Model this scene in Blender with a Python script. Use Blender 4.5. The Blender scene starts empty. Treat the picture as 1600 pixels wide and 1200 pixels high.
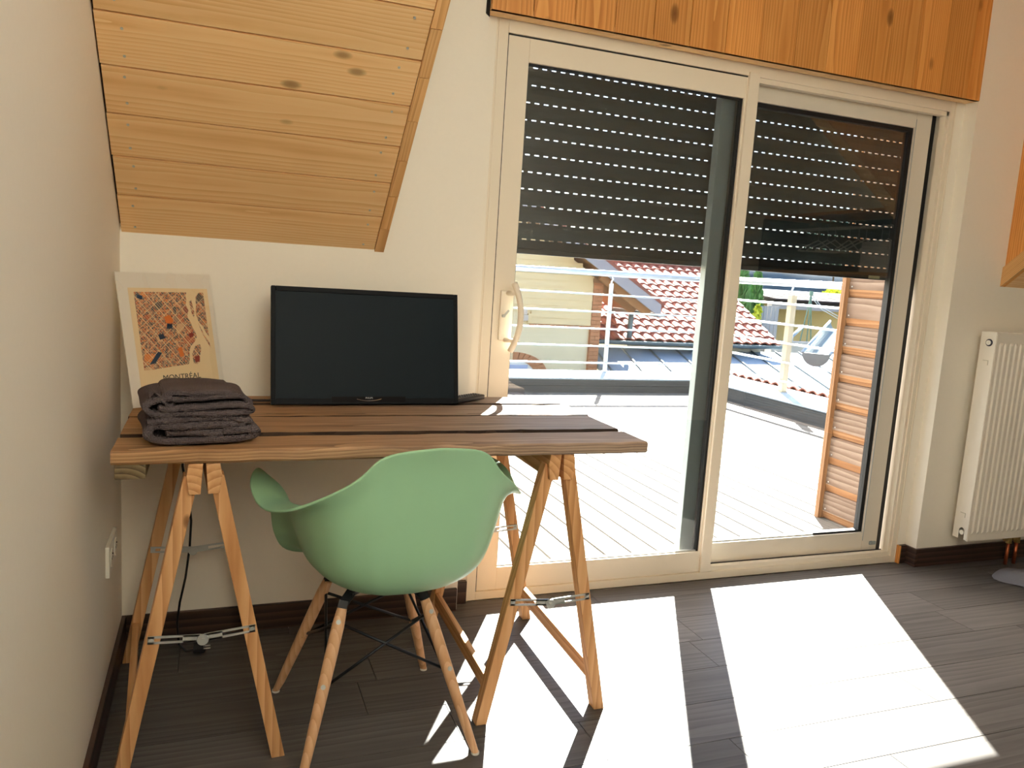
import bpy, bmesh, math, random
from mathutils import Vector, Matrix
random.seed(7)
R = math.radians
C = bpy.context.scene.collection
SC = bpy.context.scene

# ------------------------------------------------------------------ camera
F_PX = 1230.13
cam_d = bpy.data.cameras.new('camera')
cam_d.sensor_width = 36.0
cam_d.lens = F_PX * 36.0 / 1600.0
cam_d.clip_start = 0.02
cam_d.clip_end = 600
cam = bpy.data.objects.new('camera', cam_d)
C.objects.link(cam)
yaw, pitch, roll = R(20.9391), R(-7.9344), R(3.6634)
fw = Vector((math.sin(yaw)*math.cos(pitch), math.cos(yaw)*math.cos(pitch), math.sin(pitch)))
r0 = Vector((math.cos(yaw), -math.sin(yaw), 0))
u0 = r0.cross(fw)
rv = r0*math.cos(roll) + u0*math.sin(roll)
uv = -r0*math.sin(roll) + u0*math.cos(roll)
M = Matrix((rv, uv, -fw)).transposed().to_4x4()
M.translation = Vector((0.2754, -2.7269, 1.28))
cam.matrix_world = M
SC.camera = cam

# ------------------------------------------------------------------ world, sun, exposure
SUN = Vector((0.575, 1.0, 0.911)).normalized()
world = bpy.data.worlds.new('world')
SC.world = world
world.use_nodes = True
wn = world.node_tree.nodes
wl = world.node_tree.links
bg = wn['Background']
sky = wn.new('ShaderNodeTexSky')
sky.sky_type = 'NISHITA'
sky.sun_disc = False
sky.sun_elevation = math.asin(SUN.z)
sky.sun_rotation = -math.atan2(SUN.x, SUN.y)
sky.air_density = 0.9
sky.dust_density = 3.0
sky.ozone_density = 1.0
wl.new(sky.outputs[0], bg.inputs[0])
bg.inputs[1].default_value = 0.33

sd = bpy.data.lights.new('sun', 'SUN')
sd.energy = 25.0
sd.angle = R(0.53)
sd.color = (1.0, 0.94, 0.85)
sun = bpy.data.objects.new('sun', sd)
sun.rotation_euler = SUN.to_track_quat('Z', 'Y').to_euler()
sun.location = (6, 10, 9)
C.objects.link(sun)

SC.view_settings.view_transform = 'Standard'
SC.view_settings.look = 'None'
SC.view_settings.gamma = 1.0
SC.view_settings.use_curve_mapping = False
SC.view_settings.exposure = 1.57
try:
    SC.cycles.use_denoising = True
    SC.cycles.max_bounces = 14
    SC.cycles.diffuse_bounces = 8
    SC.cycles.glossy_bounces = 5
    SC.cycles.transparent_max_bounces = 16
    SC.cycles.sample_clamp_indirect = 8.0
    SC.cycles.caustics_reflective = False
    SC.cycles.caustics_refractive = False
except Exception:
    pass

# ------------------------------------------------------------------ material helpers
def srgb(r, g, b):
    def f(c):
        c /= 255.0
        return c/12.92 if c <= 0.04045 else ((c+0.055)/1.055)**2.4
    return (f(r), f(g), f(b), 1.0)

def newmat(name):
    m = bpy.data.materials.new(name)
    m.use_nodes = True
    nt = m.node_tree
    return m, nt.nodes, nt.links, nt.nodes['Principled BSDF']

def plain(name, col, rough=0.5, metal=0.0, var=0.04, bump=0.0, scale=40.0, spec=0.5):
    m, n, l, p = newmat(name)
    p.inputs['Roughness'].default_value = rough
    p.inputs['Metallic'].default_value = metal
    p.inputs['Specular IOR Level'].default_value = spec
    tc = n.new('ShaderNodeTexCoord')
    no = n.new('ShaderNodeTexNoise')
    no.inputs['Scale'].default_value = scale
    no.inputs['Detail'].default_value = 4
    l.new(tc.outputs['Object'], no.inputs['Vector'])
    mx = n.new('ShaderNodeMixRGB')
    mx.inputs[1].default_value = tuple(c*(1-var) for c in col[:3]) + (1,)
    mx.inputs[2].default_value = tuple(min(1, c*(1+var)) for c in col[:3]) + (1,)
    l.new(no.outputs['Fac'], mx.inputs[0])
    l.new(mx.outputs[0], p.inputs['Base Color'])
    if bump > 0:
        b = n.new('ShaderNodeBump')
        b.inputs['Strength'].default_value = bump
        b.inputs['Distance'].default_value = 0.002
        l.new(no.outputs['Fac'], b.inputs['Height'])
        l.new(b.outputs[0], p.inputs['Normal'])
    return m

def wood(name, dark, mid, light, axis='X', rough=0.5, ring=9.0, dist=2.6, knots=0.0, tint=0.25, fibre=0.35, spec=0.4, bump=0.15, stretch=0.10, satur=0.0, pre=0.0, grey=False):
    """planks: rings + fibres along one axis, each object offset and tinted at random"""
    m, n, l, p = newmat(name)
    p.inputs['Roughness'].default_value = rough
    p.inputs['Specular IOR Level'].default_value = spec
    tc = n.new('ShaderNodeTexCoord')
    oi = n.new('ShaderNodeObjectInfo')
    def math_(op, a, b=None):
        q = n.new('ShaderNodeMath'); q.operation = op
        for i, v in enumerate((a, b)):
            if v is None: continue
            if isinstance(v, (int, float)): q.inputs[i].default_value = v
            else: l.new(v, q.inputs[i])
        return q.outputs[0]
    rnd = oi.outputs['Random']
    src = tc.outputs['Object']
    if pre:
        m0 = n.new('ShaderNodeMapping'); m0.inputs['Rotation'].default_value = (pre, 0, 0)
        l.new(src, m0.inputs['Vector']); src = m0.outputs[0]
    # every piece is cut from its own place in the log
    c1 = math_('MULTIPLY', math_('SUBTRACT', rnd, 0.5), 0.16)
    c2 = math_('ADD', math_('MULTIPLY', math_('FRACT', math_('MULTIPLY', rnd, 7.31)), 0.06), 0.035)
    c0 = math_('MULTIPLY', rnd, 37.0)
    cb_ = n.new('ShaderNodeCombineXYZ')
    order = {'X': (c0, c1, c2), 'Y': (c1, c0, c2), 'Z': (c1, c2, c0)}[axis]
    for i in range(3): l.new(order[i], cb_.inputs[i])
    add = n.new('ShaderNodeVectorMath'); add.operation = 'ADD'
    l.new(src, add.inputs[0]); l.new(cb_.outputs[0], add.inputs[1])
    mp = n.new('ShaderNodeMapping')
    sc_ = {'X': (stretch, 1, 1), 'Y': (1, stretch, 1), 'Z': (1, 1, stretch)}[axis]
    mp.inputs['Scale'].default_value = sc_
    l.new(add.outputs[0], mp.inputs['Vector'])
    # slow wander of the log's heart along the piece
    mw = n.new('ShaderNodeMapping')
    mw.inputs['Scale'].default_value = {'X': (1.3, 5, 5), 'Y': (5, 1.3, 5), 'Z': (5, 5, 1.3)}[axis]
    l.new(add.outputs[0], mw.inputs['Vector'])
    nz = n.new('ShaderNodeTexNoise'); nz.inputs['Scale'].default_value = 1.0; nz.inputs['Detail'].default_value = 2.5
    l.new(mw.outputs[0], nz.inputs['Vector'])
    wsub = n.new('ShaderNodeVectorMath'); wsub.operation = 'SUBTRACT'; wsub.inputs[1].default_value = (.5, .5, .5)
    l.new(nz.outputs['Color'], wsub.inputs[0])
    wsc = n.new('ShaderNodeVectorMath'); wsc.operation = 'SCALE'; wsc.inputs['Scale'].default_value = 0.022*dist/2.6
    l.new(wsub.outputs[0], wsc.inputs[0])
    wad = n.new('ShaderNodeVectorMath'); wad.operation = 'ADD'
    l.new(mp.outputs[0], wad.inputs[0]); l.new(wsc.outputs[0], wad.inputs[1])
    wv = n.new('ShaderNodeTexWave'); wv.wave_type = 'RINGS'; wv.rings_direction = axis; wv.wave_profile = 'SAW'
    wv.inputs['Scale'].default_value = ring*2.0; wv.inputs['Distortion'].default_value = 1.2
    wv.inputs['Detail'].default_value = 2; wv.inputs['Detail Scale'].default_value = 0.4
    l.new(wad.outputs[0], wv.inputs['Vector'])
    fb = n.new('ShaderNodeTexNoise'); fb.inputs['Scale'].default_value = 75; fb.inputs['Detail'].default_value = 4
    l.new(mp.outputs[0], fb.inputs['Vector'])
    mixf = n.new('ShaderNodeMix'); mixf.data_type = 'FLOAT'; mixf.inputs[0].default_value = fibre
    l.new(wv.outputs['Fac'], mixf.inputs[2]); l.new(fb.outputs['Fac'], mixf.inputs[3])
    mix2 = n.new('ShaderNodeMix'); mix2.data_type = 'FLOAT'; mix2.inputs[0].default_value = 0.18
    l.new(mixf.outputs[0], mix2.inputs[2]); l.new(nz.outputs['Fac'], mix2.inputs[3])
    cr = n.new('ShaderNodeValToRGB')
    e = cr.color_ramp.elements
    e[0].position = 0.22; e[0].color = dark
    e[1].position = 0.8; e[1].color = light
    c = cr.color_ramp.elements.new(0.5); c.color = mid
    l.new(mix2.outputs[0], cr.inputs[0])
    col = cr.outputs[0]
    if knots > 0:
        mk = n.new('ShaderNodeMapping')
        k = {'X': (3.6, 7, 7), 'Y': (7, 3.6, 7), 'Z': (7, 7, 3.6)}[axis]
        mk.inputs['Scale'].default_value = k
        l.new(add.outputs[0], mk.inputs['Vector'])
        vo = n.new('ShaderNodeTexVoronoi'); vo.inputs['Scale'].default_value = 1.0
        vo.inputs['Randomness'].default_value = 1.0
        l.new(mk.outputs[0], vo.inputs['Vector'])
        kr = n.new('ShaderNodeValToRGB')
        kr.color_ramp.elements[0].position = 0.0; kr.color_ramp.elements[0].color = (1, 1, 1, 1)
        kr.color_ramp.elements[1].position = 0.15*knots; kr.color_ramp.elements[1].color = (0, 0, 0, 1)
        q = kr.color_ramp.elements.new(0.085*knots); q.color = (0.75, .75, .75, 1)
        l.new(vo.outputs['Distance'], kr.inputs[0])
        km = n.new('ShaderNodeMixRGB')
        km.inputs[2].default_value = tuple(x*0.42 for x in dark[:3]) + (1,)
        l.new(kr.outputs[0], km.inputs[0]); l.new(col, km.inputs[1])
        col = km.outputs[0]
    if grey:
        gn = n.new('ShaderNodeTexNoise'); gn.inputs['Scale'].default_value = 1.6; gn.inputs['Detail'].default_value = 3
        l.new(mp.outputs[0], gn.inputs['Vector'])
        gx = n.new('ShaderNodeSeparateXYZ'); l.new(tc.outputs['Object'], gx.inputs[0])
        gr = n.new('ShaderNodeMapRange'); gr.inputs[1].default_value = -0.45; gr.inputs[2].default_value = 0.45; gr.inputs[3].default_value = 0.05; gr.inputs[4].default_value = 0.85
        l.new(gx.outputs[0], gr.inputs[0])
        ga = n.new('ShaderNodeMath'); ga.operation = 'MULTIPLY'; ga.inputs[1].default_value = 1.6; l.new(gr.outputs[0], ga.inputs[0])
        gb = n.new('ShaderNodeMath'); gb.operation = 'MULTIPLY'; gb.use_clamp = True; l.new(ga.outputs[0], gb.inputs[0]); l.new(gn.outputs['Fac'], gb.inputs[1])
        dsat = n.new('ShaderNodeHueSaturation'); dsat.inputs['Saturation'].default_value = 0.28; dsat.inputs['Value'].default_value = 0.92
        l.new(col, dsat.inputs['Color'])
        gm = n.new('ShaderNodeMixRGB'); l.new(gb.outputs[0], gm.inputs[0]); l.new(col, gm.inputs[1]); l.new(dsat.outputs[0], gm.inputs[2])
        col = gm.outputs[0]
    hs = n.new('ShaderNodeHueSaturation')
    mr = n.new('ShaderNodeMapRange')
    mr.inputs[3].default_value = 1 - tint; mr.inputs[4].default_value = 1 + tint
    l.new(oi.outputs['Random'], mr.inputs[0])
    l.new(mr.outputs[0], hs.inputs['Value'])
    hs.inputs['Saturation'].default_value = 1.0 + satur
    l.new(col, hs.inputs['Color'])
    l.new(hs.outputs[0], p.inputs['Base Color'])
    if bump > 0:
        b = n.new('ShaderNodeBump'); b.inputs['Strength'].default_value = bump; b.inputs['Distance'].default_value = 0.0015
        l.new(mix2.outputs[0], b.inputs['Height']); l.new(b.outputs[0], p.inputs['Normal'])
    return m

def glassmat(name, refl=0.06, tint=(0.93, 0.95, 0.94, 1)):
    m = bpy.data.materials.new(name); m.use_nodes = True
    n = m.node_tree.nodes; l = m.node_tree.links
    n.clear()
    out = n.new('ShaderNodeOutputMaterial')
    tr = n.new('ShaderNodeBsdfTransparent'); tr.inputs[0].default_value = tint
    gl = n.new('ShaderNodeBsdfGlossy'); gl.inputs['Roughness'].default_value = 0.0
    lw = n.new('ShaderNodeLayerWeight'); lw.inputs['Blend'].default_value = 0.5
    pw = n.new('ShaderNodeMath'); pw.operation = 'POWER'; pw.inputs[1].default_value = 5.0
    l.new(lw.outputs['Facing'], pw.inputs[0])
    mu = n.new('ShaderNodeMath'); mu.operation = 'MULTIPLY_ADD'
    mu.inputs[1].default_value = 1.0 - refl; mu.inputs[2].default_value = refl
    mu.use_clamp = True
    l.new(pw.outputs[0], mu.inputs[0])
    mx = n.new('ShaderNodeMixShader')
    l.new(mu.outputs[0], mx.inputs[0]); l.new(tr.outputs[0], mx.inputs[1]); l.new(gl.outputs[0], mx.inputs[2])
    l.new(mx.outputs[0], out.inputs[0])
    return m

# ------------------------------------------------------------------ geometry helpers
def BM():
    return bmesh.new()

def box(bm, x0, x1, y0, y1, z0, z1):
    v = [bm.verts.new(p) for p in ((x0,y0,z0),(x1,y0,z0),(x1,y1,z0),(x0,y1,z0),(x0,y0,z1),(x1,y0,z1),(x1,y1,z1),(x0,y1,z1))]
    for f in ((0,3,2,1),(4,5,6,7),(0,1,5,4),(1,2,6,5),(2,3,7,6),(3,0,4,7)):
        bm.faces.new([v[i] for i in f])
    return v

def beam(bm, a, b, w, h, up=(0, 0, 1)):
    a = Vector(a); b = Vector(b)
    d = (b-a).normalized(); up = Vector(up)
    s = d.cross(up).normalized()*(w/2)
    t = s.normalized().cross(d).normalized()*(h/2)
    v = [bm.verts.new(p) for p in (a-s-t, a+s-t, a+s+t, a-s+t, b-s-t, b+s-t, b+s+t, b-s+t)]
    for f in ((0,1,2,3),(7,6,5,4),(0,4,5,1),(1,5,6,2),(2,6,7,3),(3,7,4,0)):
        bm.faces.new([v[i] for i in f])

def prism(bm, prof, axis, t0, t1):
    """extrude a closed 2-D outline along an axis; prof gives the other two coordinates in order"""
    def P(u, v, t):
        return {'X': (t, u, v), 'Y': (u, t, v), 'Z': (u, v, t)}[axis]
    a = [bm.verts.new(P(u, v, t0)) for u, v in prof]
    b = [bm.verts.new(P(u, v, t1)) for u, v in prof]
    n = len(prof)
    for i in range(n):
        bm.faces.new((a[i], a[(i+1) % n], b[(i+1) % n], b[i]))
    bm.faces.new(a[::-1]); bm.faces.new(b)

def tube(bm, pts, r, seg=10, r1=None):
    pts = [Vector(p) for p in pts]
    rings = []
    n = len(pts)
    prev = None
    for i, p in enumerate(pts):
        d = (pts[min(i+1, n-1)] - pts[max(i-1, 0)]).normalized()
        if prev is None:
            u = d.orthogonal().normalized()
        else:
            u = (prev - d*prev.dot(d)).normalized()
        prev = u
        w = d.cross(u)
        rr = r if r1 is None else r + (r1-r)*i/(n-1)
        rings.append([bm.verts.new(p + (u*math.cos(2*math.pi*k/seg) + w*math.sin(2*math.pi*k/seg))*rr) for k in range(seg)])
    for i in range(n-1):
        for k in range(seg):
            bm.faces.new((rings[i][k], rings[i][(k+1) % seg], rings[i+1][(k+1) % seg], rings[i+1][k]))
    bm.faces.new(rings[0][::-1]); bm.faces.new(rings[-1])

def cyl(bm, c, axis, r, h, seg=16):
    c = Vector(c); d = Vector(axis).normalized()
    tube(bm, [c-d*h/2, c+d*h/2], r, seg)

def obj(name, bm, mat, parent=None, smooth=False, bevel=0.0, kind=None):
    bmesh.ops.recalc_face_normals(bm, faces=bm.faces)
    if bevel > 0:
        bmesh.ops.bevel(bm, geom=[e for e in bm.edges if len(e.link_faces) == 2 and e.calc_face_angle(0) > 0.5],
                        offset=bevel, segments=2, affect='EDGES', profile=0.6)
    lo_ = Vector((1e9,)*3); hi_ = Vector((-1e9,)*3)
    for v in bm.verts:
        for k in range(3):
            lo_[k] = min(lo_[k], v.co[k]); hi_[k] = max(hi_[k], v.co[k])
    mid = (lo_+hi_)/2
    for v in bm.verts: v.co -= mid
    me = bpy.data.meshes.new(name)
    bm.to_mesh(me); bm.free()
    if mat is not None:
        for mm in (mat if isinstance(mat, (list, tuple)) else [mat]):
            me.materials.append(mm)
    if smooth:
        me.polygons.foreach_set('use_smooth', [True]*len(me.polygons))
    o = bpy.data.objects.new(name, me)
    C.objects.link(o)
    o.matrix_basis = Matrix.Translation(mid)
    if parent is not None:
        o.parent = parent
        o.matrix_parent_inverse = root_inv(parent)
    if kind:
        o['kind'] = kind
    return o

def world_of(o):
    m = o.matrix_basis.copy()
    if o.parent is not None:
        m = world_of(o.parent) @ o.matrix_parent_inverse @ m
    return m

def root_inv(p):
    return world_of(p).inverted()

def tag(o, label, cat, group=None):
    o['label'] = label; o['category'] = cat
    if group: o['group'] = group
    return o

def thing(name, label, cat, loc=(0, 0, 0), group=None):
    o = bpy.data.objects.new(name, None)
    o.empty_display_size = 0.1
    o.location = loc
    C.objects.link(o)
    return tag(o, label, cat, group)

def struct_root(name, loc=(0, 0, 0)):
    o = bpy.data.objects.new(name, None)
    o.location = loc
    C.objects.link(o)
    o['kind'] = 'structure'
    return o

def copy_tree(o, parent=None):
    c = o.copy(); C.objects.link(c)
    if parent is not None:
        c.parent = parent; c.matrix_parent_inverse = o.matrix_parent_inverse.copy()
    for ch in [k for k in o.children]:
        copy_tree(ch, c)
    return c

def smooth_angle(o, ang=35):
    me = o.data
    me.polygons.foreach_set('use_smooth', [True]*len(me.polygons))
    bm = bmesh.new(); bm.from_mesh(me)
    for e in bm.edges:
        e.smooth = not (len(e.link_faces) == 2 and e.calc_face_angle(0) > R(ang))
    bm.to_mesh(me); bm.free()

# ------------------------------------------------------------------ materials
M_wall = plain('white_plaster', srgb(242, 236, 223), 0.72, var=0.015, bump=0.12, scale=60)
M_ceil = plain('ceiling_paint', srgb(236, 230, 220), 0.8, var=0.02)
M_pine_x = wood('pine_along_x', srgb(224, 175, 116), srgb(240, 198, 142), srgb(245, 211, 160), 'X', 0.45, ring=15, dist=4.0, knots=0.75, tint=0.07, fibre=0.5, stretch=0.06, pre=R(40.7))
M_pine_z = wood('pine_upright', srgb(192, 122, 58), srgb(218, 150, 78), srgb(232, 172, 100), 'Z', 0.42, ring=15, dist=4.0, knots=1.0, tint=0.12, fibre=0.5, stretch=0.06)
M_pine_y = wood('pine_along_y', srgb(172, 112, 58), srgb(205, 148, 88), srgb(222, 172, 114), 'Y', 0.45, ring=15, dist=2.2, knots=0.7, tint=0.1, fibre=0.5, stretch=0.06)
M_pine_s = wood('pine_along_slope', srgb(198, 144, 86), srgb(224, 174, 112), srgb(236, 194, 138), 'Y', 0.45, ring=26, dist=2.0, tint=0.08, fibre=0.5, stretch=0.06, pre=R(40.7))
M_gap = plain('dark_gap', srgb(30, 22, 16), 0.9)
M_floor = wood('laminate', srgb(76, 73, 71), srgb(92, 88, 86), srgb(106, 102, 100), 'X', 0.42, ring=9, dist=4.0, tint=0.14, fibre=0.6, stretch=0.07, bump=0.06, spec=0.20)
M_base_x = wood('dark_skirting', srgb(40, 28, 24), srgb(60, 44, 37), srgb(84, 64, 54), 'X', 0.42, ring=6, tint=0.1, stretch=0.06)
M_base_y = wood('dark_skirting_y', srgb(40, 28, 24), srgb(60, 44, 37), srgb(84, 64, 54), 'Y', 0.42, ring=6, tint=0.1, stretch=0.06)
M_upvc = plain('added_skylight_lacquer', srgb(238, 228, 210), 0.5, var=0.005, spec=0.35)
M_alu_cream = plain('cream_aluminium', srgb(226, 219, 206), 0.5, var=0.005, spec=0.35)
M_alu_grey = plain('grey_aluminium', srgb(152, 164, 168), 0.4, metal=0.1, var=0.02)
M_rubber = plain('black_rubber', srgb(17, 17, 20), 0.55)
M_glass = glassmat('door_glass', 0.10, (0.85, 0.875, 0.875, 1))
M_shutter = plain('anthracite_slats', srgb(60, 71, 74), 0.42, var=0.03)
M_shutter_d = plain('anthracite_rail', srgb(40, 44, 46), 0.4, var=0.03)
M_white_pl = plain('white_plastic', srgb(240, 236, 226), 0.35, var=0.01)
M_rad = plain('radiator_enamel', srgb(240, 234, 222), 0.35, var=0.01)
M_metal = plain('galvanised_steel', srgb(196, 198, 194), 0.42, metal=0.45, var=0.06)
M_black = plain('black_plastic', srgb(20, 21, 24), 0.38, var=0.05)
M_blackmetal = plain('black_steel', srgb(22, 25, 31), 0.42, metal=0.3)
M_copper = plain('copper', srgb(190, 105, 70), 0.35, metal=0.9)
M_brass = plain('brass', srgb(190, 165, 110), 0.35, metal=0.9)
M_cloth_grey = plain('grey_cloth', srgb(120, 122, 132), 0.9, var=0.1, bump=0.4, scale=150)

# ------------------------------------------------------------------ room shell
# floor: sub floor and laminate planks
floor = struct_root('floor')
b = BM(); box(b, -0.2, 5.8, -3.5, 0.06, -0.16, -0.012)
obj('subfloor', b, M_gap, floor)
rows = 29
for k in range(rows):
    y1 = -0.0705 - 0.187*(k-1)
    y0 = y1 - 0.187
    y1c = min(y1, 0.058)
    if y0 < -3.6: break
    off = {2: 0.78, 6: 0.49, 3: 0.72, 5: 0.10, 4: -0.25, 1: 0.2, 0: 0.55, 7: 0.9}.get(k, random.random()*1.2)
    x = -0.02 - (1.2 - off % 1.2)
    while x < 5.7:
        a0 = max(x, -0.02); a1 = min(x+1.2, 5.7)
        if a1 - a0 > 0.02:
            b = BM(); box(b, a0+0.0011, a1-0.0011, y0+0.0013, y1c-0.0013, -0.012, 0.0)
            obj('floor_plank', b, M_floor, floor)
        x += 1.2

WX1, WY0, WZ1 = 5.7, -3.5, 2.85
b = BM(); box(b, -0.2, 0.0, WY0-0.2, 0.33, -0.15, WZ1)
o = obj('wall_left', b, M_wall, kind='structure')
b = BM()
box(b, 0.0, 1.15, 0.0, 0.33, -0.15, WZ1)          # left of the door
box(b, 1.15, 1.20, 0.066, 0.33, -0.15, 2.3)
box(b, 3.466, WX1, 0.0, 0.33, -0.15, WZ1)
box(b, 3.416, 3.466, 0.066, 0.33, -0.15, 2.3)
box(b, 1.15, 3.466, 0.0, 0.33, 2.195, WZ1)
box(b, 1.20, 3.416, 0.10, 0.33, -0.15, -0.02)
o = obj('wall_back', b, M_wall, kind='structure')
b = BM(); box(b, WX1, WX1+0.2, WY0-0.2, 0.33, -0.15, WZ1)
obj('wall_right', b, M_wall, kind='structure')
b = BM()
box(b, 0.0, WX1, WY0-0.2, WY0, -0.15, WZ1)
obj('wall_rear', b, M_wall, kind='structure')
b = BM()
# flat ceiling; unseen roof window added behind the viewer to brighten the room
KX0, KX1, KY0, KY1 = 0.55, 1.95, -3.25, -1.95
for q in ((-0.2, KX0, WY0-0.2, 0.33), (KX1, WX1+0.2, WY0-0.2, 0.33), (KX0, KX1, WY0-0.2, KY0), (KX0, KX1, KY1, 0.33)):
    box(b, *q, WZ1, WZ1+0.12)
obj('ceiling', b, M_ceil, kind='structure')
w3 = struct_root('added_skylight_1', (1.4, -2.55, WZ1))
b = BM()
for q in ((KX0-.03, KX0+.03, KY0-.03, KY1+.03), (KX1-.03, KX1+.03, KY0-.03, KY1+.03), (KX0+.03, KX1-.03, KY0-.03, KY0+.03), (KX0+.03, KX1-.03, KY1-.03, KY1+.03)):
    box(b, *q, WZ1+0.12, WZ1+0.16)
obj('added_skylight_frame', b, M_upvc, w3)
b = BM(); box(b, KX0+.02, KX1-.02, KY0+.02, KY1-.02, WZ1+0.136, WZ1+0.14)
obj('added_skylight_pane', b, M_glass, w3)
# sloped wood linings left and right of the dormer
SL = 0.86
NS = Vector((0, -SL, -1)).normalized()      # underside normal (down and to the room)
UP = Vector((0, -1, SL)).normalized()       # up the slope
def slope_pt(x, y, zb, t=0.0):
    """point of the slope underside over depth y, t metres inside the lining"""
    return Vector((x, y, zb - SL*y)) - NS*t
def slope_board(bm, x0, x1, ya, yb, zb, t0, t1):
    ps = []
    for t in (t0, t1):
        for x, y in ((x0, ya), (x1, ya), (x1, yb), (x0, yb)):
            ps.append(bm.verts.new(slope_pt(x, y, zb, t)))
    for f in ((0,1,2,3),(7,6,5,4),(0,4,5,1),(1,5,6,2),(2,6,7,3),(3,7,4,0)):
        bm.faces.new([ps[i] for i in f])

cl = struct_root('ceiling_slope_left', (0, 0, 1.33))
b = BM(); slope_board(b, -0.1, 0.79, 0.1, -1.78, 1.331, 0.02, 0.14)
obj('slab', b, M_gap, cl)
seams = [0.004] + [-0.010-0.1127*k for k in range(1, 16)]
for k in range(len(seams)-1):
    ya, yb = seams[k], seams[k+1]
    b = BM(); slope_board(b, 0.004 + random.uniform(0, .003), 0.783, ya-0.0022, yb+0.0022, 1.331, random.uniform(0, .0012), 0.019)
    bd = obj('board', b, M_pine_x, cl)
    b = BM()
    for xs in (0.055+random.uniform(-.012, .012), 0.735+random.uniform(-.01, .01)):
        for f in (0.22, 0.78):
            yy = ya + (yb-ya)*(f+random.uniform(-.05, .05))
            c = slope_pt(xs, yy, 1.331, 0.0)
            cyl(b, c, NS, 0.0036, 0.002, 8)
    obj('screw_heads', b, M_metal, bd, kind='stuff')
ss = [0.004] + [-0.085-0.1135*k for k in range(0, 16)]
for k in range(len(ss)-1):
    b = BM(); slope_board(b, 0.7845, 0.816, ss[k]-0.001, ss[k+1]+0.001, 1.328, -0.002+random.uniform(0, .001), 0.02)
    obj('edge_strip', b, M_pine_s, cl)

b = BM(); box(b, 0.79, 0.812, -1.79, 0.0, 1.33, WZ1)
for v in list(b.verts):
    if v.co.z < 1.4: v.co.z = 1.331 - SL*v.co.y + 0.01
obj('wall_dormer_left', b, M_wall, kind='structure')

cr = struct_root('ceiling_slope_right', (4.5, 0, 1.368))
b = BM(); slope_board(b, 3.80, WX1+0.1, 0.1, -1.76, 1.368, 0.02, 0.14)
obj('slab', b, M_gap, cr)
for k in range(15):
    b = BM(); slope_board(b, 3.8, WX1, -0.115*k+0.003, -0.115*(k+1)+0.006, 1.368, random.uniform(0, .0012), 0.019)
    obj('board', b, M_pine_x, cr)
wr = struct_root('wall_dormer_right', (3.79, 0, 1.4))
b = BM(); box(b, 3.80, 3.83, -1.76, 0.0, 1.40, WZ1)
for v in list(b.verts):
    if v.co.z < 1.5: v.co.z = 1.38 - SL*v.co.y
obj('panel', b, M_gap, wr)
for k in range(14):
    ya, yb = -0.125*k, -0.125*(k+1)
    b = BM()
    prism(b, [(ya-0.0012, 1.368-SL*ya), (yb+0.0012, 1.368-SL*yb), (yb+0.0012, WZ1), (ya-0.0012, WZ1)], 'X', 3.78+random.uniform(0, .001), 3.80)
    obj('board', b, M_pine_z, wr)
b = BM()
prism(b, [(-0.0, 1.368), (-1.74, 1.368+SL*1.74), (-1.74, 1.368+SL*1.74+0.09), (-0.0, 1.368+0.09)], 'X', 3.768, 3.7795)
obj('edge_trim', b, M_pine_s, wr)

# lining of upright boards above the door
bx = [1.150, 1.303, 1.461, 1.621, 1.781, 1.937, 2.097, 2.255, 2.424, 2.582, 2.742, 2.901, 3.058, 3.212, 3.367, 3.447]
tr = struct_root('trim_1', (2.3, -0.01, 2.17))
for i in range(len(bx)-1):
    b = BM(); box(b, bx[i]+0.0012, bx[i+1]-0.0012, -0.022+random.uniform(0, .0012), -0.002, 2.172, WZ1)
    obj('upright_board', b, M_pine_z, tr)
b = BM(); prism(b, [(1.136, 2.16), (1.1495, 2.150), (1.1495, WZ1), (1.139, WZ1), (1.141, 2.30), (1.137, 2.22)], 'Y', -0.003, 0.0)  # dark strip laid on the wall for the shade of the open joint
obj('joint_shade', b, M_gap, tr)
sx = [1.150]
while sx[-1] < 3.44: sx.append(min(3.447, sx[-1]+random.uniform(.28, .42)))
for i in range(len(sx)-1):
    b = BM(); box(b, sx[i]+0.001, sx[i+1]-0.001, -0.018, 0.05, 2.172, 2.19)
    obj('soffit_board', b, M_pine_x, tr)

# skirting boards
def skirting(name, x0, x1, y0, y1, mat, h=0.0887):
    b = BM(); box(b, x0, x1, y0, y1, 0.0, h)
    return obj(name, b, mat, bevel=0.0015, kind='structure')
skirting('baseboard_left', 0.0, 0.013, -3.49, 0.0, M_base_y)
skirting('baseboard_back', 0.013, 1.145, -0.014, 0.0, M_base_x)
skirting('baseboard_door_left', 1.150, 1.202, 0.044, 0.066, M_base_x)
bd = struct_root('baseboard_right', (3.5, 0, 0))
for nm, q, mt in (('return_piece', (3.42, 3.466, 0.044, 0.066), M_base_x), ('reveal_piece', (3.454, 3.466, -0.014, 0.05), M_base_y), ('wall_piece', (3.466, 4.40, -0.014, 0.0), M_base_x), ('wall_piece', (4.401, 5.7, -0.014, 0.0), M_base_x)):
    b = BM(); box(b, *q, 0.0, 0.0887); obj(nm, b, mt, bd, bevel=0.001)
b = BM(); box(b, 3.412, 3.4195, 0.044, 0.067, 0.0, 0.0887)
obj('raw_end', b, M_pine_z, bd)

# ------------------------------------------------------------------ sliding door
door = struct_root('door_1', (2.3, 0.1, 0))
b = BM()
FX0, FX1, FZ1 = 1.20, 3.416, 2.192
for q in ((FX0, 1.246, 0.066, 0.19, 0.0, FZ1), (3.382, FX1, 0.066, 0.19, 0.0, FZ1), (1.246, 3.382, 0.066, 0.19, 2.132, FZ1), (1.246, 3.382, 0.066, 0.19, 0.0, 0.033)):
    box(b, *q)
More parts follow.
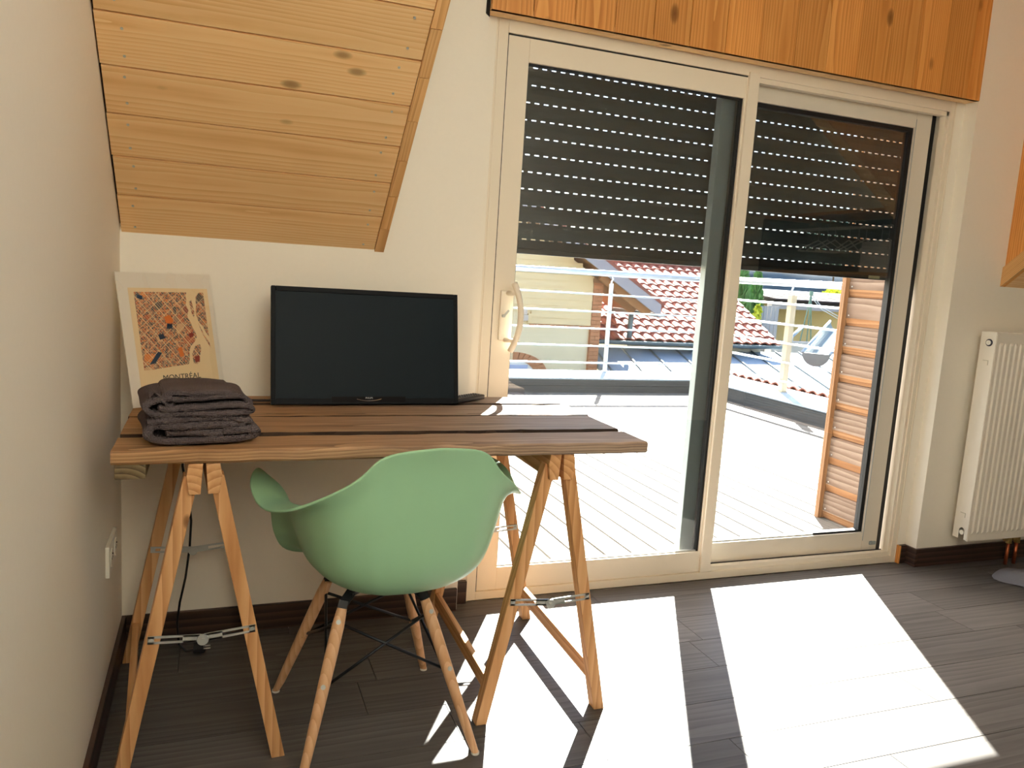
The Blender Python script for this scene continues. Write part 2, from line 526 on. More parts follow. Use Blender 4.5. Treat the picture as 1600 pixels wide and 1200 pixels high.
# inner stepped lip on the right half and sill ridge
for q in ((2.34, 3.382, 0.072, 0.10, 2.112, 2.132), (3.366, 3.382, 0.072, 0.105, 0.033, 2.132), (2.33, 3.366, 0.072, 0.10, 0.033, 0.055)):
    box(b, *q)
for q in ((1.206, 1.212, 0.062, 0.066, 0.0, FZ1-.006), (3.404, 3.410, 0.062, 0.066, 0.0, FZ1-.006), (1.212, 3.404, 0.062, 0.066, FZ1-.012, FZ1-.006)):
    box(b, *q)
obj('outer_frame', b, M_upvc, door, bevel=0.0015)
b = BM()
for q in ((1.246, 1.2495, 0.07, 0.12, 0.033, 2.13), (1.246, 2.33, 0.075, 0.12, 2.127, 2.132), (3.342, 3.366, 0.125, 0.16, 0.034, 2.13), (2.335, 3.366, 0.112, 0.118, 0.046, 0.053)):
    box(b, *q)
obj('track_seal', b, M_rubber, door)

def sash(name, x0, x1, z0, z1, gx0, gx1, gz0, gz1, yf, yb, mat, bev=0.002):
    b = BM()
    box(b, x0, gx0, yf, yb, z0, z1); box(b, gx1, x1, yf, yb, z0, z1)
    box(b, gx0, gx1, yf, yb, z0, gz0); box(b, gx0, gx1, yf, yb, gz1, z1)
    return obj(name, b, mat, door, bevel=bev)
p1 = sash('sliding_panel', 1.2495, 2.329, 0.036, 2.126, 1.331, 2.272, 0.128, 2.043, 0.070, 0.112, M_upvc)
b = BM(); box(b, 2.280, 2.331, 0.058, 0.072, 0.036, 2.146)
obj('meeting_stile', b, M_upvc, p1, bevel=0.003)
b = BM()
for q in ((1.331, 1.335, .080, .100, .128, 2.043), (2.262, 2.272, .080, .112, .128, 2.043), (1.331, 2.272, .080, .100, 2.037, 2.043)):
    box(b, *q)
obj('glazing_gasket', b, M_rubber, p1)
b = BM(); box(b, 1.331, 2.272, 0.082, 0.098, 0.128, 0.133)
obj('glazing_spacer', b, M_metal, p1)
b = BM(); box(b, 1.333, 2.270, 0.089, 0.092, 0.130, 2.041)
obj('glass_pane', b, M_glass, p1)
# bow handle
b = BM(); box(b, 1.275, 1.318, 0.058, 0.071, 1.030, 1.218)
hp = obj('handle_plate', b, M_upvc, p1, bevel=0.005)
b = BM()
pts = []
for i in range(15):
    t = -1 + 2*i/14
    pts.append((1.340 - 0.026*t*t, 0.008 + 0.022*t*t, 1.120 + 0.128*t))
tube(b, pts, 0.0115, 10)
for s in (-1, 1):
    tube(b, [(1.30, 0.062, 1.12+0.088*s), (1.326, 0.02, 1.12+0.088*s)], 0.008, 8)
obj('pull_handle', b, M_upvc, p1, smooth=True)
b = BM(); beam(b, (1.286, 0.05, 1.120), (1.305, 0.042, 1.146), 0.008, 0.008); cyl(b, (1.288, .056, 1.123), (0, 1, 0), .006, .02)
obj('lock_lever', b, M_metal, p1)

p2 = sash('sliding_panel', 2.272, 3.340, 0.042, 2.122, 2.345, 3.247, 0.142, 2.053, 0.122, 0.165, M_alu_cream)
b = BM()
for q in ((2.345, 2.352, .130, .165, .142, 2.053), (3.225, 3.247, .134, .165, .142, 2.053), (2.352, 3.225, .134, .165, 2.035, 2.053), (2.95, 3.225, .134, .165, .142, .152)):
    box(b, *q)
obj('glazing_gasket', b, M_rubber, p2)
b = BM(); box(b, 2.352, 2.95, 0.134, 0.16, 0.142, 0.149)
obj('glazing_spacer', b, M_metal, p2)
b = BM(); box(b, 2.347, 3.245, 0.143, 0.146, 0.144, 2.051)
obj('glass_pane', b, M_glass, p2)
b = BM()
box(b, 2.205, 2.272, 0.125, 0.165, 0.042, 2.122)
obj('outer_stile', b, M_alu_grey, p2, bevel=0.003)
b = BM(); box(b, 2.272, 2.345, 0.118, 0.1225, 0.06, 2.11)
obj('stile_seal', b, M_rubber, p2)
b = BM(); box(b, 3.292, 3.328, 0.114, 0.1225, 0.078, 0.094); cyl(b, (3.30, .112, .090), (0, 1, 0), .008, .012, 10)
obj('stop_latch', b, M_alu_grey, p2)
b = BM(); box(b, 3.2475, 3.2495, 0.1205, 0.1225, 0.10, 2.09)
obj('joint_line', b, M_alu_grey, p2)
# outside sill
b = BM(); box(b, 1.2, 3.416, 0.19, 0.36, -0.04, 0.005)
obj('sill', b, M_alu_grey, door)

# roller shutter outside the panes, two thirds up
sh = thing('roller_shutter', 'anthracite roller shutter lowered halfway outside the sliding glass door, light dashes between slats', 'shutter', (2.3, 0.215, 1.36))
SX0, SX1 = 1.235, 3.392
rows_z = [1.419 + 0.0645*i for i in range(12)]
PY0, PY1 = 0.207, 0.2135
for i, zz in enumerate(rows_z):
    b = BM()
    z0 = zz + 0.0026
    z1 = (rows_z[i+1] if i+1 < len(rows_z) else zz+0.0645) - 0.0026
    # curved slat
    prof = [(0.2145, z0), (0.2085, z0), (0.2045, z0+0.012), (0.203, (z0+z1)/2), (0.2045, z1-0.012), (0.2085, z1), (0.2145, z1), (0.2165, (z0+z1)/2)]
    prism(b, prof, 'X', SX0, SX1)
    # bridges between the light slots below this slat
    x = SX0
    ph = (0.0385*random.random())
    x = SX0 - ph
    while x < SX1:
        a0, a1 = max(x, SX0), min(x+0.0185, SX1)
        if a1-a0 > 0.002:
            box(b, a0, a1, PY0+.001, PY1, zz-0.0027, zz+0.0027)
        x += 0.0385
    obj('slat', b, M_shutter, sh)
b = BM(); box(b, SX0, SX1, 0.202, 0.217, 1.382, 1.4165); box(b, SX0, SX1, 0.197, 0.222, 1.362, 1.382)
obj('bottom_rail', b, M_shutter_d, sh, bevel=0.002)
b = BM(); box(b, 3.155, 3.222, 0.1955, 0.1968, 1.366, 1.380)
lb = obj('maker_label', b, plain('label_foil', srgb(196, 190, 150), 0.5), sh)
for x0, x1 in ((1.200, 1.236), (3.391, 3.416)):
    b = BM(); box(b, x0, x1, 0.192, 0.235, -0.03, 2.19)
    obj('guide_rail', b, M_shutter_d, sh)
b = BM(); box(b, 1.2, 3.416, 0.19, 0.33, 2.16, 2.3)
obj('shutter_box', b, M_shutter_d, sh)

# ------------------------------------------------------------------ desk
M_old = [wood('old_oak_a', srgb(98, 70, 46), srgb(158, 118, 78), srgb(198, 160, 114), 'X', 0.62, ring=20, dist=5, tint=0.2, fibre=0.6, stretch=0.05, bump=0.5, knots=0.6, grey=True)]
M_oldend = wood('old_oak_end', srgb(70, 58, 40), srgb(112, 95, 68), srgb(140, 122, 90), 'Y', 0.75, ring=12, tint=0.15, bump=0.4)
M_seamshade = wood('plank_seam_shade', srgb(34, 22, 14), srgb(48, 33, 22), srgb(62, 45, 32), 'X', 0.8, ring=20, tint=0.1)  # shade of the desk seams put into the colour of the inner edges
TZ = 0.83
dk = thing('desk_top', 'rustic desk top of rough brown old planks resting on two trestles', 'desk top', (0.75, -0.42, TZ-0.035))
def plank(x0, x1, y0, y1, z0, z1, seed, nick=0.006):
    rr = random.Random(seed)
    b = BM()
    n = 30
    rings = []
    for i in range(n+1):
        x = x0 + (x1-x0)*i/n
        jy0 = y0 + rr.uniform(0, nick); jy1 = y1 - rr.uniform(0, nick*0.8)
        jz = z1 - rr.uniform(0, 0.0015)
        if i in (0, n): x += rr.uniform(-.004, .004)
        e = 0.006
        rings.append([b.verts.new(p) for p in ((x, jy0, z0+e), (x, jy0, jz-e), (x, jy0+e, jz), (x+rr.uniform(-.002, .002)*(i in (0, n)), (jy0+jy1)/2, jz-.001), (x, jy1-e, jz), (x, jy1, jz-e), (x, jy1, z0+e), (x, jy0+e, z0))])
    for i in range(n):
        for k in range(8):
            f = b.faces.new((rings[i][k], rings[i][(k+1) % 8], rings[i+1][(k+1) % 8], rings[i+1][k]))
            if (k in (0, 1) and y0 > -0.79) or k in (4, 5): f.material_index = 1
    b.faces.new(rings[0]); b.faces.new(rings[-1][::-1])
    return b
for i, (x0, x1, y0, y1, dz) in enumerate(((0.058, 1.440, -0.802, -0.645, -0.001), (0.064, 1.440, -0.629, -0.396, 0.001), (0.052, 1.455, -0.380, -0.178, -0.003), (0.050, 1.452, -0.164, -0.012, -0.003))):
    obj('plank', plank(x0, x1, y0, y1, TZ-0.034, TZ+dz, i+3), [M_old[0], M_seamshade], dk)
b = BM(); box(b, 0.066, 0.131, -0.795, -0.03, TZ-0.034-0.035, TZ-0.0345)
obj('cross_batten', b, M_oldend, dk, bevel=0.003)

# ------------------------------------------------------------------ trestles
M_leg = wood('trestle_pine', srgb(184, 128, 78), srgb(212, 160, 108), srgb(228, 182, 134), 'Z', 0.5, ring=9, tint=0.06, knots=0.5, fibre=0.5)
M_legy = wood('trestle_pine_y', srgb(184, 128, 78), srgb(212, 160, 108), srgb(228, 182, 134), 'Y', 0.5, ring=9, tint=0.06, knots=0.4, fibre=0.5)
TT = TZ - 0.035
def make_trestle(label):
    """folding A trestle, origin on the floor at its middle, beam along y, feet 0.37 m apart"""
    root = thing('trestle', label, 'trestle', (0, 0, 0), None)
    YF, YB = -0.315, 0.315
    for s in (-1, 1):
        b = BM()
        prism(b, [(s*0.003, TT-0.001), (s*0.035, TT-0.001), (s*0.040, TT-0.03), (s*0.034, TT-0.075), (s*0.008, TT-0.075)], 'Y', -0.35, 0.35)
        obj('head_beam', b, M_legy, root, bevel=0.002)
        for y in (YF, YB):
            b = BM()
            beam(b, (s*0.186, y, 0.0), (s*0.028, y, TT-0.035), 0.034, 0.040, (0, 1, 0))
            for v in b.verts:
                if v.co.z < 0.02: v.co.z = 0.0
            obj('leg', b, M_leg, root, bevel=0.002)
        b = BM(); beam(b, (s*(0.186-0.022), YF, 0.108), (s*(0.186-0.022), YB, 0.108), 0.018, 0.046)
        obj('low_rail', b, M_legy, root, bevel=0.0015)
    for y in (YF-0.022, YB-0.022):
        b = BM()
        z = 0.362
        for s in (-1, 1):
            # slotted folding arm: two thin strips with a slot between, closed at both ends
            x0, x1 = s*0.122, s*0.008
            zz0, zz1 = z+0.003, z-0.006
            def band(o):
                beam(b, (x0, y, zz0+o), (x1, y, zz1+o), 0.003, 0.005)
            band(0.007); band(-0.007)
            beam(b, (s*0.122, y, zz0), (s*0.108, y, zz0-.001), 0.003, 0.019)
            beam(b, (s*0.045, y, zz1+.003), (s*0.004, y, zz1), 0.003, 0.019)
            cyl(b, (s*0.115, y-0.002, zz0), (0, 1, 0), 0.004, 0.005, 10)
        br = obj('folding_brace', b, M_metal, root)
        b = BM(); cyl(b, (0, y-0.003, z-0.010), (0, 1, 0), 0.0135, 0.006, 20); cyl(b, (0, y-0.007, z-0.010), (0, 1, 0), 0.005, 0.004, 12)
        obj('pivot_disc', b, M_metal, br, smooth=False)
    return root
t1 = make_trestle('light pine folding trestle under the left end of the desk, by the white wall')
t1.location = (0.236, -0.445, 0); t1.rotation_euler = (0, 0, R(3.4))
t2 = copy_tree(t1)
t2['label'] = 'light pine folding trestle under the right end of the desk, standing in the sun'
t2.location = (1.192, -0.432, 0); t2.rotation_euler = (0, 0, R(-1.2))
t1['group'] = t2['group'] = 'trestles under the desk'

# ------------------------------------------------------------------ armchair
M_shell = plain('green_shell_plastic', srgb(164, 212, 172), 0.42, var=0.01, spec=0.45)
M_beech = wood('beech_dowel', srgb(200, 150, 106), srgb(218, 172, 130), srgb(230, 190, 150), 'Z', 0.42, ring=10, tint=0.04, fibre=0.6)
CH_C = Vector((0.750, -0.665, 0.0)); CH_R = R(6)
LEG_R = R(3)
ch = thing('armchair', 'mint green plastic bucket armchair on four beech dowel legs, pushed under the desk', 'chair', (CH_C.x, CH_C.y, 0))
def catmull(p, t):
    n = len(p)-1
    i = min(int(t*n), n-1); u = t*n - i
    a = p[max(i-1, 0)]; q = p[i]; r = p[i+1]; d = p[min(i+2, n)]
    return 0.5*((2*q) + (-a+r)*u + (2*a-5*q+4*r-d)*u*u + (-a+3*q-3*r+d)*u**3)
# half profiles: from seat middle to rim (x, y, z), y forward
V = Vector
prof = [
 # front centre
 [V((0, .02, .428)), V((0, .10, .430)), V((0, .17, .436)), V((0, .225, .440)), V((0, .262, .432)), V((0, .285, .412))],
 # front corner
 [V((.02, .02, .428)), V((.09, .10, .431)), V((.15, .165, .440)), V((.19, .215, .448)), V((.212, .245, .446)), V((.222, .268, .428))],
 # arm root, front
 [V((.03, .02, .428)), V((.12, .08, .434)), V((.19, .135, .456)), V((.228, .178, .490)), V((.262, .215, .505)), V((.284, .240, .500))],
 # front edge of the side
 [V((.03, .02, .428)), V((.13, .07, .434)), V((.208, .110, .474)), V((.245, .142, .540)), V((.276, .180, .590)), V((.302, .214, .600))],
 # arm front tip
 [V((.03, .01, .428)), V((.14, .05, .434)), V((.222, .080, .482)), V((.258, .105, .580)), V((.286, .135, .660)), V((.340, .185, .708))],
 # arm forward
 [V((.03, .01, .428)), V((.14, .03, .434)), V((.228, .045, .485)), V((.264, .060, .590)), V((.294, .075, .666)), V((.376, .100, .694))],
 # arm middle
 [V((.03, .0, .428)), V((.14, .0, .434)), V((.228, .0, .488)), V((.266, .0, .600)), V((.296, .0, .664)), V((.366, .0, .656))],
 # arm rear
 [V((.03, -.01, .428)), V((.132, -.05, .434)), V((.214, -.085, .490)), V((.250, -.095, .605)), V((.276, -.100, .676)), V((.324, -.112, .674))],
 # dip between arm and back
 [V((.025, -.02, .428)), V((.108, -.095, .434)), V((.180, -.155, .495)), V((.212, -.178, .610)), V((.226, -.190, .690)), V((.248, -.212, .734))],
 # shoulder
 [V((.015, -.02, .428)), V((.080, -.118, .434)), V((.138, -.196, .505)), V((.160, -.222, .640)), V((.170, -.238, .735)), V((.182, -.256, .786))],
 [V((.010, -.02, .428)), V((.055, -.128, .434)), V((.098, -.212, .508)), V((.114, -.240, .660)), V((.120, -.258, .780)), V((.126, -.276, .842))],
 # back
 [V((0, -.02, .428)), V((0, -.135, .434)), V((0, -.222, .510)), V((0, -.254, .670)), V((0, -.276, .795)), V((0, -.305, .862))],
]
NT, NSEG = 72, 18
half = []
for j in range(NT//2+1):
    t = j/(NT//2)
    key = [catmull([p[i] for p in prof], t) for i in range(6)]
    half.append([catmull(key, s/NSEG) for s in range(NSEG+1)])
loops = half + [[V((-p.x, p.y, p.z)) for p in half[j]] for j in range(NT//2-1, 0, -1)]
b = BM()
ctr = b.verts.new((0, -0.0, .4275))
grid = []
for lp in loops:
    grid.append([b.verts.new(p) for p in lp[3:]])
nl = len(grid)
for j in range(nl):
    g0, g1 = grid[j], grid[(j+1) % nl]
    b.faces.new((ctr, g0[0], g1[0]))
    for k in range(len(g0)-1):
        b.faces.new((g0[k], g0[k+1], g1[k+1], g1[k]))
rot = Matrix.Rotation(CH_R, 4, 'Z')
for v in b.verts:
    v.co = rot @ v.co + CH_C
shell = obj('seat_shell', b, M_shell, ch, smooth=True)
sol = shell.modifiers.new('thick', 'SOLIDIFY'); sol.thickness = 0.008; sol.offset = 0.0
bv = shell.modifiers.new('soft', 'BEVEL'); bv.width = 0.0025; bv.segments = 2; bv.limit_method = 'ANGLE'
sub = shell.modifiers.new('sub', 'SUBSURF'); sub.levels = 1; sub.render_levels = 1
# legs
LC = Vector((0.700, -0.662, 0))
rl = Matrix.Rotation(LEG_R, 4, 'Z')
tops, feet = [], []
for sx, sy in ((-1, -1), (1, -1), (1, 1), (-1, 1)):
    top = rl @ Vector((sx*0.112, sy*0.098, 0.392)) + LC
    foot = rl @ Vector((sx*0.230, sy*0.235, 0.0)) + LC
    tops.append(top); feet.append(foot)
    d = (top-foot).normalized()
    b = BM()
    n = 10
    pts = [foot + (top-foot)*i/n for i in range(n+1)]
    rs = [0.0108, 0.0118, 0.0128, 0.0137, 0.0145, 0.0152, 0.0158, 0.0163, 0.0165, 0.0163, 0.013]
    u = d.orthogonal().normalized(); w = d.cross(u)
    rings = [[b.verts.new(p + (u*math.cos(2*math.pi*k/16) + w*math.sin(2*math.pi*k/16))*r) for k in range(16)] for p, r in zip(pts, rs)]
    for i in range(n):
        for k in range(16):
            b.faces.new((rings[i][k], rings[i][(k+1) % 16], rings[i+1][(k+1) % 16], rings[i+1][k]))
    b.faces.new(rings[0]); b.faces.new(rings[-1])
    for v in b.verts:
        if v.co.z < 0.006: v.co.z = 0.004
    lg = obj('leg', b, M_beech, ch); smooth_angle(lg, 50)
    b = BM(); cyl(b, foot + Vector((0, 0, 0.003)), (0, 0, 1), 0.0112, 0.006, 16)
    obj('foot_pad', b, M_white_pl, lg)
    out = Vector((sx*.3, sy, 0)).normalized()
    out = (out - d*out.dot(d)).normalized()
    for f in (0.92, 0.55):
        b = BM()
        c = foot + (top-foot)*f + out*0.0162
        cyl(b, c, out, 0.0062, 0.003, 12); cyl(b, c+out*.002, out, 0.003, 0.003, 8)
        obj('bolt', b, M_metal, lg)
    # black bracket from leg top to shell
    b = BM()
    tin = top + Vector((-(top.x-LC.x)*0.25, -(top.y-LC.y)*0.25, 0.032))
    beam(b, foot + (top-foot)*0.90, top + d*0.02, 0.024, 0.012, out)
    beam(b, top + d*0.012, tin, 0.026, 0.008, out)
    obj('bracket', b, M_blackmetal, ch)
for i in range(4):
    j = (i+1) % 4
    for p, q in ((i, j), (j, i)):
        b = BM()
        a = feet[p] + (tops[p]-feet[p])*0.91
        c = feet[q] + (tops[q]-feet[q])*0.53
        inw = (LC - (a+c)/2); inw.z = 0; inw = inw.normalized()*0.008
        tube(b, [a+inw, c+inw], 0.0042, 8)
        cyl(b, c+inw, (c-a).normalized(), 0.0075, 0.012, 10)
        obj('cross_rod', b, M_blackmetal, ch, smooth=True)
b = BM()
for i in range(4):
    beam(b, tops[i]+Vector((-(tops[i].x-LC.x)*.2, -(tops[i].y-LC.y)*.2, .028)), LC+Vector((0, 0, .416)), 0.02, 0.008)
obj('base_plate', b, M_blackmetal, ch)

# ------------------------------------------------------------------ television
M_screen = plain('tv_screen', srgb(14, 27, 35), 0.5, var=0.02, spec=0.15)
M_bezel = plain('tv_bezel', srgb(14, 17, 21), 0.55, var=0.02, spec=0.15)
TVB = Vector((0.744, -0.213, TZ+0.0035)); TVR = R(2.0); LEAN = R(11)
tv = thing('television', 'black flat television switched off, leaning back on the desk by the wall', 'television', TVB)
TM = Matrix.Translation(TVB) @ Matrix.Rotation(TVR, 4, 'Z') @ Matrix.Rotation(-LEAN, 4, 'X')
def tvobj(name, bm, mat, par=tv, **k):
    for v in bm.verts: v.co = TM @ v.co
    return obj(name, bm, mat, par, **k)
W2, H = 0.304, 0.370
b = BM()
IN = 0.010
box(b, -W2, -W2+0.013, -0.012, 0.012, 0.0, H); box(b, W2-0.013, W2, -0.012, 0.012, 0.0, H)
box(b, -W2+0.013, W2-0.013, -0.012, 0.012, H-0.016, H); box(b, -W2+0.013, W2-0.013, -0.012, 0.012, 0.0, 0.019)
bz = tvobj('bezel', b, M_bezel, bevel=0.002)
b = BM(); box(b, -W2+0.013, W2-0.013, -0.0085, 0.010, 0.019, H-0.016)
tvobj('screen', b, M_screen)
b = BM(); box(b, -W2+0.006, W2-0.006, 0.012, 0.03, 0.012, H-0.006); box(b, -0.2, 0.2, 0.03, 0.05, 0.05, 0.26)
tvobj('rear_cover', b, M_black, bevel=0.004)
b = BM(); box(b, -0.12, 0.12, -0.0128, -0.0115, 0.006, 0.024)
tvobj('gloss_strip', b, plain('gloss_black', srgb(12, 8, 10), 0.5, spec=0.1), bz)
b = BM()
pts = [(0.04*t, -0.0135, 0.0165 - 0.006*(1-t*t)) for t in [(-1+i/8) for i in range(17)]]
tube(b, pts, 0.0009, 6)
tvobj('chrome_arc', b, plain('chrome', srgb(215, 215, 215), 0.2, metal=1.0), bz)
def text(name, body, size, mat, mtx, par, ext=0.0003):
    cu = bpy.data.curves.new(name, 'FONT'); cu.body = body; cu.size = size
    cu.align_x = 'CENTER'; cu.extrude = ext
    o = bpy.data.objects.new(name, cu); C.objects.link(o)
    cu.materials.append(mat)
    o.parent = par; o.matrix_parent_inverse = root_inv(par)
    me = o.to_mesh().copy(); o.to_mesh_clear()
    bpy.data.objects.remove(o)
    o = bpy.data.objects.new(name, me); C.objects.link(o)
    if not me.materials: me.materials.append(mat)
    o.parent = par; o.matrix_parent_inverse = root_inv(par)
    o.matrix_basis = mtx
    return o
text('lettering', 'PHILIPS', 0.0075, plain('letter_grey', srgb(190, 190, 190), 0.4), TM @ Matrix.Translation((0, -0.0132, 0.0172)) @ Matrix.Rotation(R(90), 4, 'X'), bz)

# remote control, television cable
rc = thing('remote_control', 'black remote control lying behind the right edge of the television', 'remote', (1.10, -0.13, TZ))
b = BM()
RM = Matrix.Translation((1.10, -0.125, TZ+0.001)) @ Matrix.Rotation(R(35), 4, 'Z')
box(b, -0.085, 0.085, -0.022, 0.022, 0.0, 0.017)
for v in b.verts: v.co = RM @ v.co
rcb = obj('body', b, M_black, rc, bevel=0.004)
b = BM()
for i in range(11):
    for j in range(3):
        c = RM @ Vector((-0.07+0.013*i, -0.012+0.012*j, 0.018)); cyl(b, c, (0, 0, 1), 0.0036, 0.003, 8)
obj('buttons', b, plain('button_grey', srgb(70, 70, 74), 0.5), rc, kind='stuff')
cb = BM()
tube(cb, [(0.36, -0.145, TZ+0.004), (0.40, -0.15, TZ+0.004), (0.44, -0.155, TZ+0.005), (0.47, -0.165, TZ+0.02)], 0.004, 8)
o = obj('television_cable', cb, M_black, smooth=True); tag(o, 'short black cable lying on the desk between towels and television', 'cable')

# power cord hanging under the desk with its plug
pc = thing('power_cord', 'thin black power cord hanging from the desk to the floor by the left trestle', 'cord', (0.19, -0.13, 0))
b = BM()
tube(b, [(0.180, -0.13, TT), (0.186, -0.125, 0.62), (0.203, -0.12, 0.52), (0.212, -0.12, 0.44), (0.208, -0.12, 0.35), (0.196, -0.12, 0.25), (0.180, -0.12, 0.17), (0.172, -0.122, 0.10), (0.178, -0.128, 0.03), (0.20, -0.135, 0.008), (0.222, -0.14, 0.012)], 0.0036, 8)
obj('cable', b, M_black, pc, smooth=True)
b = BM(); cyl(b, (0.240, -0.144, 0.021), (1, -.15, .1), 0.019, 0.03, 14); box(b, .222, .232, -.150, -.132, .006, .03); 
pl = obj('plug', b, M_black, pc)
b = BM()
for k in (-.009, .009): cyl(b, (0.262, -0.147+k, 0.021), (1, -.15, .1), 0.0024, 0.022, 8)
obj('plug_pin', b, M_metal, pl)

# ------------------------------------------------------------------ map print
M_card = plain('white_mount_card', srgb(236, 228, 214), 0.6, var=0.01)
M_paper = plain('cream_paper', srgb(238, 213, 168), 0.7, var=0.015)
def mapmat():
    m, n, l, p = newmat('street_map_print')
    p.inputs['Roughness'].default_value = 0.55
    tc = n.new('ShaderNodeTexCoord')
    mp = n.new('ShaderNodeMapping'); mp.inputs['Rotation'].default_value = (0, 0, R(-38)); mp.inputs['Scale'].default_value = (1, 1, 1)
    l.new(tc.outputs['UV'], mp.inputs['Vector'])
    # city blocks: brick cells at two sizes, coloured at random
    vo = n.new('ShaderNodeTexVoronoi'); vo.distance = 'CHEBYCHEV'; vo.inputs['Scale'].default_value = 260; vo.inputs['Randomness'].default_value = 0.8
    l.new(mp.outputs[0], vo.inputs['Vector'])
    cr = n.new('ShaderNodeValToRGB'); cr.color_ramp.interpolation = 'CONSTANT'
    cols = [(0, (206, 128, 84)), (.20, (150, 122, 104)), (.34, (186, 84, 46)), (.46, (58, 62, 72)), (.62, (214, 172, 128)), (.74, (34, 46, 62)), (.86, (134, 40, 32)), (.94, (226, 124, 40))]
    e = cr.color_ramp.elements
    e[0].position = 0; e[0].color = srgb(*cols[0][1]); e[1].position = cols[1][0]; e[1].color = srgb(*cols[1][1])
    for ps, c in cols[2:]:
        q = e.new(ps); q.color = srgb(*c)
    sep = n.new('ShaderNodeSeparateColor'); l.new(vo.outputs['Color'], sep.inputs[0]); 
    big = n.new('ShaderNodeTexVoronoi'); big.inputs['Scale'].default_value = 42
    l.new(mp.outputs[0], big.inputs['Vector'])
    sb = n.new('ShaderNodeSeparateColor'); l.new(big.outputs['Color'], sb.inputs[0])
    gt = n.new('ShaderNodeMath'); gt.operation = 'GREATER_THAN'; gt.inputs[1].default_value = 0.86; l.new(sb.outputs[1], gt.inputs[0])
    mxv = n.new('ShaderNodeMix'); mxv.data_type = 'FLOAT'
    l.new(gt.outputs[0], mxv.inputs[0]); l.new(sep.outputs[0], mxv.inputs[2]); l.new(sb.outputs[0], mxv.inputs[3])
    l.new(mxv.outputs[0], cr.inputs[0])
    # streets
    def lines(scale, width, axis):
        s = n.new('ShaderNodeSeparateXYZ'); l.new(mp.outputs[0], s.inputs[0])
        a = n.new('ShaderNodeMath'); a.operation = 'MULTIPLY'; a.inputs[1].default_value = scale; l.new(s.outputs[axis], a.inputs[0])
        f = n.new('ShaderNodeMath'); f.operation = 'FRACT'; l.new(a.outputs[0], f.inputs[0])
        g = n.new('ShaderNodeMath'); g.operation = 'LESS_THAN'; g.inputs[1].default_value = width; l.new(f.outputs[0], g.inputs[0])
        return g.outputs[0]
    cur = cr.outputs[0]
    for sc, w, ax in ((150, .10, 0), (230, .09, 1), (34, .07, 0), (47, .06, 1)):
        g = lines(sc, w, ax)
        mx = n.new('ShaderNodeMixRGB'); mx.inputs[2].default_value = srgb(236, 206, 160)
        l.new(g, mx.inputs[0]); l.new(cur, mx.inputs[1]); cur = mx.outputs[0]
    l.new(cur, p.inputs['Base Color'])
    return m
M_map = mapmat()
BL = Vector((0.059, -0.285, TZ)); TL = Vector((0.006, -0.209, 1.211)); TRp = Vector((0.254, -0.043, 1.213))
ur = (TRp-TL); PW = ur.length; ur.normalize()
uu = (TL-BL); PH = uu.length; uu = (uu - ur*uu.dot(ur)).normalized()
un = ur.cross(uu)           # faces the room
if un.y > 0: un = -un
# the print stands on its lower corner: shift so nothing sinks into the desk
PM = Matrix((ur, uu, -un)).transposed().to_4x4(); PM.translation = BL + Vector((0, 0, 0.003))
po = thing('map_print', 'city street map print in white mount leaning in the corner behind the towels', 'poster', (0.15, -0.2, TZ))
def pobj(name, polys, mat, z0, z1, par):
    b = BM()
    uvl = b.loops.layers.uv.new('uv')
    for poly in polys:
        a = [b.verts.new(PM @ Vector((x, y, -z0))) for x, y in poly]
        c = [b.verts.new(PM @ Vector((x, y, -z1))) for x, y in poly]
        n = len(poly)
        f = b.faces.new(c)
        for lp, q in zip(f.loops, poly): lp[uvl].uv = q
        b.faces.new(a[::-1])
        for i in range(n): b.faces.new((a[i], a[(i+1) % n], c[(i+1) % n], c[i]))
    return obj(name, b, mat, par)
pobj('mount_card', [[(0, 0), (PW, 0), (PW, PH), (0, PH)]], M_card, 0.0, 0.004, po)
mx0, mx1 = 0.031, PW-0.013
mz0, mz1 = 0.03, PH-0.045
pr_ = pobj('print_sheet', [[(mx0, mz0), (mx1, mz0), (mx1, mz1), (mx0, mz1)]], M_paper, 0.004, 0.0046, po)
def mm(u, v): return (mx0+0.016 + u*(mx1-mx0-0.028), mz1-0.012 - v*0.230)
land = [(0,0),(.735,0),(.715,.05),(.72,.10),(.70,.17),(.73,.24),(.70,.32),(.735,.40),(.76,.48),(.79,.54),(.80,.60),(.76,.66),(.72,.70),(.69,.72),(.66,.80),(.655,.88),(.63,.955),(.55,.965),(.42,.972),(.25,.985),(.12,1.0),(0,1.0)]
right = [(.86,.06),(.92,.0),(.985,0),(.985,.60),(.955,.56),(.91,.46),(.86,.40),(.83,.28),(.85,.18)]
isl = [(.70,.82),(.76,.72),(.83,.70),(.845,.76),(.81,.85),(.80,.93),(.75,.965),(.70,.95)]
isl2 = [(.755,.12),(.79,.10),(.80,.17),(.815,.26),(.80,.34),(.775,.30),(.765,.20)]
strip = [(.845,.40),(.87,.46),(.92,.58),(.98,.68),(.985,.75),(.95,.68),(.89,.56)]
for i, q in enumerate((land, right, isl, isl2, strip)):
    pobj('map_area', [[mm(*p) for p in q][::-1]], M_map, 0.0046, 0.0050, pr_)
M_navy = plain('navy_print', srgb(22, 52, 78), 0.6); M_orange = plain('orange_print', srgb(226, 120, 44), 0.6); M_rust = plain('rust_print', srgb(140, 36, 26), 0.6)
